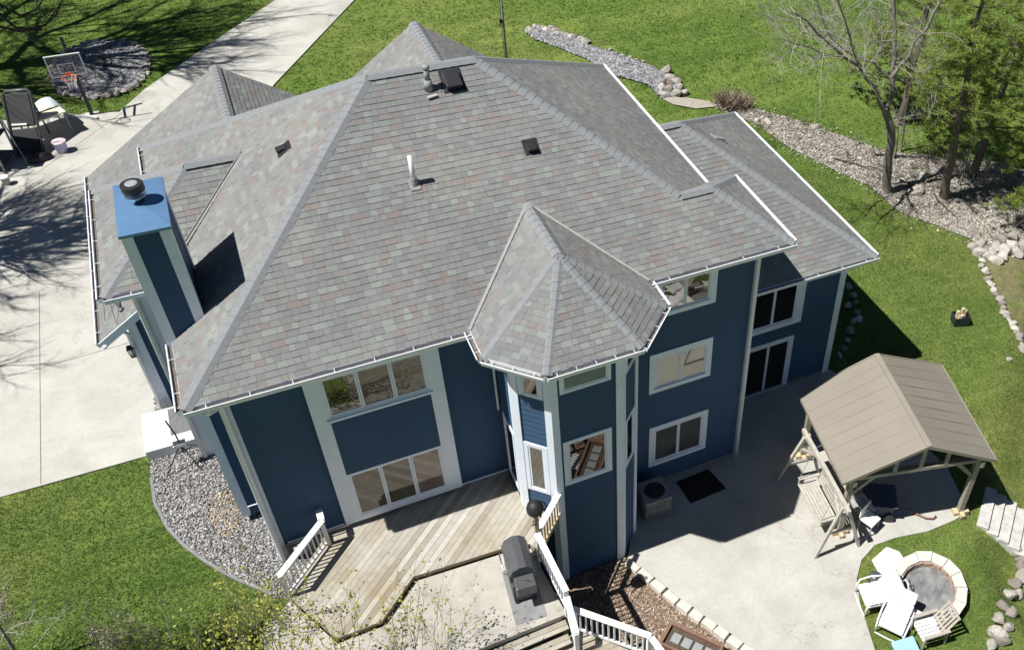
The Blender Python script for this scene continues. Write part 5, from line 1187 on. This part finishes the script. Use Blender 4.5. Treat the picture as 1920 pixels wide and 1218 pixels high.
shrub((1.0, -5.0, 1.5), 5.4, 8, 52, 'twiggy shrub with sparse yellow leaves in front of the lower platform centre', 'leafy', 2, .045, .07, .75, .022, 2, ln=.62)
shrub((2.1, -4.9, 1.3), 5.0, 6, 57, 'thin twigs with a few yellow leaves in front of the covered grill', 'leafy', 1, .045, .06, .75, .018, 2, ln=.62, kids=(2, 4))
shrub((-1.75, -1.9, 2.1), 1.6, 11, 53, 'leafy green and yellow shrub at the bottom edge of the left lawn', 'leafg', 2, .05, .08, .9, .016, 2)
shrub((-.9, -2.1, 2.0), 2.4, 9, 58, 'yellow leaved shrub beside the left end of the platform', 'leafy', 1, .045, .07, .7, .018, 2)
shrub((-2.7, -1.6, 2.1), 2.2, 9, 59, 'low twiggy shrub left of the leafy green shrub', 'leafg', 1, .035, .06, .8, .016, 2)
shrub((-3.7, -1.0, 2.1), 1.7, 9, 60, 'sparse bare shrub between the young tree and the low twiggy shrub', 'dead', 1, .025, .05, .9, .012, 2)
t = thing('young_tree', 'slim bare young tree with tiny buds at the bottom left corner', 'tree'); w_ = Wood(61); b0 = V3((-5.42, -.55, 2.1)); pts = [b0+V3((.03*k, .02*k, .5*k)) for k in range(7)]; w_.limb(pts, .05, .012, True)
for k in range(34): i = w_.r.randint(1, 6); a_ = w_.r.uniform(0, 6.28); w_.grow(pts[i], V3((math.cos(a_), math.sin(a_), .55)), w_.r.uniform(.5, 1.25)*(1.15-i*.1), .009, 1, .08, (3, 5), .6, .12)
w_.build(t, MAT['bark'], MAT['twig']); leaves(w_.tips, 1, .022, .03, MAT['dead'], t)
for i, (u, v, h_, lab) in enumerate(((1880, 395, 1.3, 'tangled bare brush under the pines beside the boulder pile'), (1835, 350, 1.5, 'bare brush right of the leaning pine trunk'), (1905, 430, 1.1, 'low bare brush at the right edge above the boulder pile'), (1790, 330, 1.2, 'dark bare brush just behind the leaning pine'), (1740, 300, .9, 'small bare brush between the bare tree and the pine'))):
    shrub(G(u, v), h_, 14, 70+i, lab, None, lean=1.3, r=.012, depth=2, name='brush', bark='twig' if i % 2 else 'darkbark', ln=.7)
for i, (u, v, h_, lab) in enumerate(((1362, 200, 1.0, 'clump of dry pinkish grass at the upper end of the litter bed'), (1392, 200, .7, 'smaller dry grass clump right of the pinkish clump'))):
    p_ = G(u, v); t = thing('grass_clump', lab, 'grass clump'); g = np.random.default_rng(90+i); n = 420; a = g.normal(0, .55, (n, 3)); a[:, 2] = 1; a /= np.linalg.norm(a, axis=1)[:, None]; B = np.array(p_)+np.concatenate([g.normal(0, .16, (n, 2)), np.zeros((n, 1))], 1); b = g.normal(0, 1, (n, 3)); b /= np.linalg.norm(b, axis=1)[:, None]; ln = g.uniform(.5, 1.1, (n, 1))*h_
    V = np.stack([B-b*.012, B+b*.012, B+a*ln*.6+b*.008+[0, 0, .03], B+a*ln], 1).reshape(-1, 3); fast_mesh('blades', V, np.arange(4*n).reshape(-1, 4), MAT['dead'], parent=t)
p_ = G(205, 128); shrub(p_, 1.0, 12, 95, 'bare brown shrub in the middle of the stone ring', None, lean=1.2, r=.012, depth=2, bark='darkbark', ln=.6)
for i, (u, v) in enumerate(((1440, 222), (1470, 226), (1500, 236), (1546, 252), (1600, 270), (1640, 285), (1585, 292), (1710, 318), (1425, 240))):
    shrub(G(u, v), random.uniform(.5, .8), 6, 100+i, 'thin pale weed sprouting in the leaf litter bed', 'leafg', 1, .03, .05, .8, .006, 1, 'weed', 'weed', 'twig', 'weeds in the litter bed')

# ------------------------------------------------------------------ stones, chips, litter, grass: what nobody could count
ICO_V = []; ph = (1+5**.5)/2
for a, b in ((-1, ph), (1, ph), (-1, -ph), (1, -ph)): ICO_V.append((a, b, 0))
for a, b in ((-1, ph), (1, ph), (-1, -ph), (1, -ph)): ICO_V.append((0, a, b))
for a, b in ((ph, -1), (ph, 1), (-ph, -1), (-ph, 1)): ICO_V.append((a, 0, b))
ICO_V = np.array(ICO_V)/math.hypot(1, ph)
ICO_F = np.array([(0,11,5),(0,5,1),(0,1,7),(0,7,10),(0,10,11),(1,5,9),(5,11,4),(11,10,2),(10,7,6),(7,1,8),(3,9,4),(3,4,2),(3,2,6),(3,6,8),(3,8,9),(4,9,5),(2,4,11),(6,2,10),(8,6,7),(9,8,1)])
def scatter(poly, n):
    p_ = np.array([q[:2] for q in poly]); lo, hi = p_.min(0), p_.max(0); out = np.zeros((0, 2))
    while len(out) < n: c = rng.uniform(lo, hi, (n*2, 2)); out = np.concatenate([out, c[inpoly(c, poly)]])
    return out[:n]
FOOT = [(-.02, -.02), (5.6, -.02), (5.6, -1.3), (6.3, -1.95), (8.0, -1.95), (8.66, -1.3), (8.66, -.02), (12.62, -.02), (12.62, 1.97), (17.2, 1.97), (17.2, 9.9), (11, 9.9), (9.2, 13), (5.2, 13.3), (-2.07, 13.3), (-2.07, 6.3), (-1.24, 6.3), (-1.24, 4.07), (-.02, 4.07)]
def pebbles(name, poly, n, s0, s1, mat, dz=.04, flat_=.65, avoid=()):
    xy = scatter(poly, n)
    for a in avoid: xy = xy[~inpoly(xy, a)]
    n = len(xy); sz = rng.uniform(s0, s1, (n, 1, 1)); V = ICO_V[None]*sz*rng.uniform(.7, 1.3, (n, 1, 3))*(1+rng.normal(0, .14, (n, 12, 1))); V[:, :, 2] *= flat_
    th = rng.uniform(0, 6.28, n); c, s_ = np.cos(th)[:, None], np.sin(th)[:, None]; V = np.stack([V[:, :, 0]*c-V[:, :, 1]*s_, V[:, :, 0]*s_+V[:, :, 1]*c, V[:, :, 2]], 2)
    V[:, :, 0] += xy[:, :1]; V[:, :, 1] += xy[:, 1:]; V[:, :, 2] += (tz(xy[:, 0], xy[:, 1])+dz+rng.uniform(-.01, .02, n))[:, None]
    F = (ICO_F[None]+12*np.arange(n)[:, None, None]).reshape(-1, 3); o = fast_mesh(name, V.reshape(-1, 3), F, mat); o['kind'] = 'stuff'; return o
stoop = [(-2.64, 4.48), (-1.2, 4.48), (-1.2, 5.97), (-2.64, 5.97)]
pebbles('gravel', gravel, 22000, .013, .035, MAT['gravel'], .045, .7, (FOOT, stoop))
MAT['gravtan'] = m_islands('tan_gravel', [(0, (.20, .14, .09)), (.5, (.40, .30, .20)), (1, (.56, .46, .34))])
tg = G(425, 965); pebbles('tan_gravel', [(tg.x+.4*math.cos(q)*(1+.3*math.sin(3*q)), tg.y+.75*math.sin(q)) for q in np.linspace(0, 6.1, 16)], 420, .014, .03, MAT['gravtan'], .06, .7, (FOOT,))
pebbles('strip_gravel', strip, 7000, .04, .085, MAT['gravelgrey'], .06)
pebbles('ring_stones', ring, 5000, .045, .10, MAT['gravelgrey'], .06)
def flakes(name, poly, n, s0, s1, mat, dz=.045, tilt=.35, elong=2., avoid=(), stray=0):
    xy = scatter(poly, n)
    if stray: xy = xy+rng.normal(0, stray, xy.shape)*(rng.random((len(xy), 1)) < .35)
    for a in avoid: xy = xy[~inpoly(xy, a)]
    n = len(xy); th = rng.uniform(0, 6.28, n); a = np.stack([np.cos(th), np.sin(th), rng.normal(0, tilt, n)], 1); b = np.stack([-np.sin(th), np.cos(th), rng.normal(0, tilt, n)], 1); s_ = rng.uniform(s0, s1, (n, 1))
    B = np.concatenate([xy, (tz(xy[:, 0], xy[:, 1])+dz+rng.uniform(0, .03, n))[:, None]], 1)
    V = np.stack([B-a*s_*elong*.5-b*s_*.4, B+a*s_*elong*.5-b*s_*.5, B+a*s_*elong*.55+b*s_*.45, B-a*s_*elong*.45+b*s_*.5], 1).reshape(-1, 3)
    o = fast_mesh(name, V, np.arange(4*n).reshape(-1, 4), mat); o['kind'] = 'stuff'; return o
flakes('bark_chips', mulch, 12000, .014, .035, MAT['chips'], avoid=(FOOT,))
flakes('leaf_litter', litter, 22000, .02, .06, MAT['litter'], elong=1.5, stray=.28, avoid=(FOOT,))
def grass(name, n, x0, x1, y0, y1, hgt, wid, blades=3, mat='blades'):
    xy = rng.uniform((x0, y0), (x1, y1), (n, 2)); P3 = np.concatenate([xy, tz(xy[:, 0], xy[:, 1])[:, None]], 1); u, v = project(P3)
    k = (u > -180) & (u < 2150) & (v > -120) & (v < 1400)
    for a in (drive, patio, gravel, mulch, ring, gpath, FOOT, stoop, lpoly, dpoly): k &= ~inpoly(xy, a)
    for a, f_ in ((litter, .90), (strip, .95)): k &= ~(inpoly(xy, a) & (rng.random(n) < f_))
    k &= np.hypot(xy[:, 0]-fc.x, xy[:, 1]-fc.y) > 1.06
    q = xy-np.array(s0[:2]); k &= ~((q@np.array(nn[:2]) > -.02) & (q@np.array(nn[:2]) < 2) & (q@np.array(sdv[:2]) > -.1) & (q@np.array(sdv[:2]) < 1.6))
    dens = .55+.45*np.sin(xy[:, 0]*.9+1.7*np.sin(xy[:, 1]*.6))*np.sin(xy[:, 1]*1.1+xy[:, 0]*.3); k &= rng.random(n) < .72+.28*dens
    k &= ~(inpoly(xy, worn) & (rng.random(n) < .7))
    B = np.repeat(P3[k], blades, 0); m = len(B); B[:, :2] += rng.normal(0, wid*1.6, (m, 2)); a = rng.normal(0, .55, (m, 3)); a[:, 2] = 1; a /= np.linalg.norm(a, axis=1)[:, None]
    th = rng.uniform(0, 6.28, m); b = np.stack([np.cos(th), np.sin(th), 0*th], 1)*wid*rng.uniform(.6, 1.3, (m, 1)); ln = hgt*rng.uniform(.5, 1.3, (m, 1)); B[:, 2] -= .005
    V = np.stack([B-b, B+b, B+a*ln], 1).reshape(-1, 3); o = fast_mesh(name, V, np.arange(3*m).reshape(-1, 3), MAT[mat]); o['kind'] = 'stuff'; return o
grass('grass', 80000, -8, 1.5, -6, 5.5, .055, .012)
grass('grass', 190000, 12, 30, -11, 12, .055, .015, 3, 'bladesdry')
grass('grass', 230000, -12, 45, 12, 60, .06, .026, 3, 'bladesfar')

ed = MB(); eg = [(-2.62, 3.9), (-2.60, 3.0), (-2.40, 2.1), (-2.1, 1.4), (-1.75, .80), (-1.35, .2), (-.95, -.30), (-.62, -.66), (-.35, -1.0)]
for a, b in zip(eg[:-1], eg[1:]): ed.bar((*a, float(tz(*a))+.03), (*b, float(tz(*b))+.03), .07, .09)
tag(ed.build('garden_edging', MAT['found']), 'dark grey edging strip curving between the gravel bed and the left lawn', 'edging')
for i, (u, v, uu, vv, lab) in enumerate(((1640, 290, 1775, 300, 'long thin fallen branch lying behind the bare tree'), (1690, 340, 1715, 352, 'short dark forked branch beside the big boulder'), (1750, 365, 1790, 405, 'dark fallen branch at the foot of the leaning pine'), (1560, 300, 1650, 318, 'slim fallen branch in the litter left of the bare tree'))):
    a, b = G(u, v, .08), G(uu, vv, .10); w_ = Wood(300+i); pts = [a.lerp(b, k/6)+V3((w_.r.gauss(0, .04), w_.r.gauss(0, .04), abs(w_.r.gauss(0, .05)))) for k in range(7)]; w_.limb(pts, .035, .012, True)
    for k in range(6): w_.grow(pts[k+1], (b-a).normalized()+V3((w_.r.gauss(0, .6), w_.r.gauss(0, .6), .25)), .5, .010, 1, 0, (2, 3))
    t = thing('fallen_branch', lab, 'branch'); w_.big.build('stem', MAT['darkbark'], t, True); w_.fine.build('twigs', MAT['darkbark'], t)
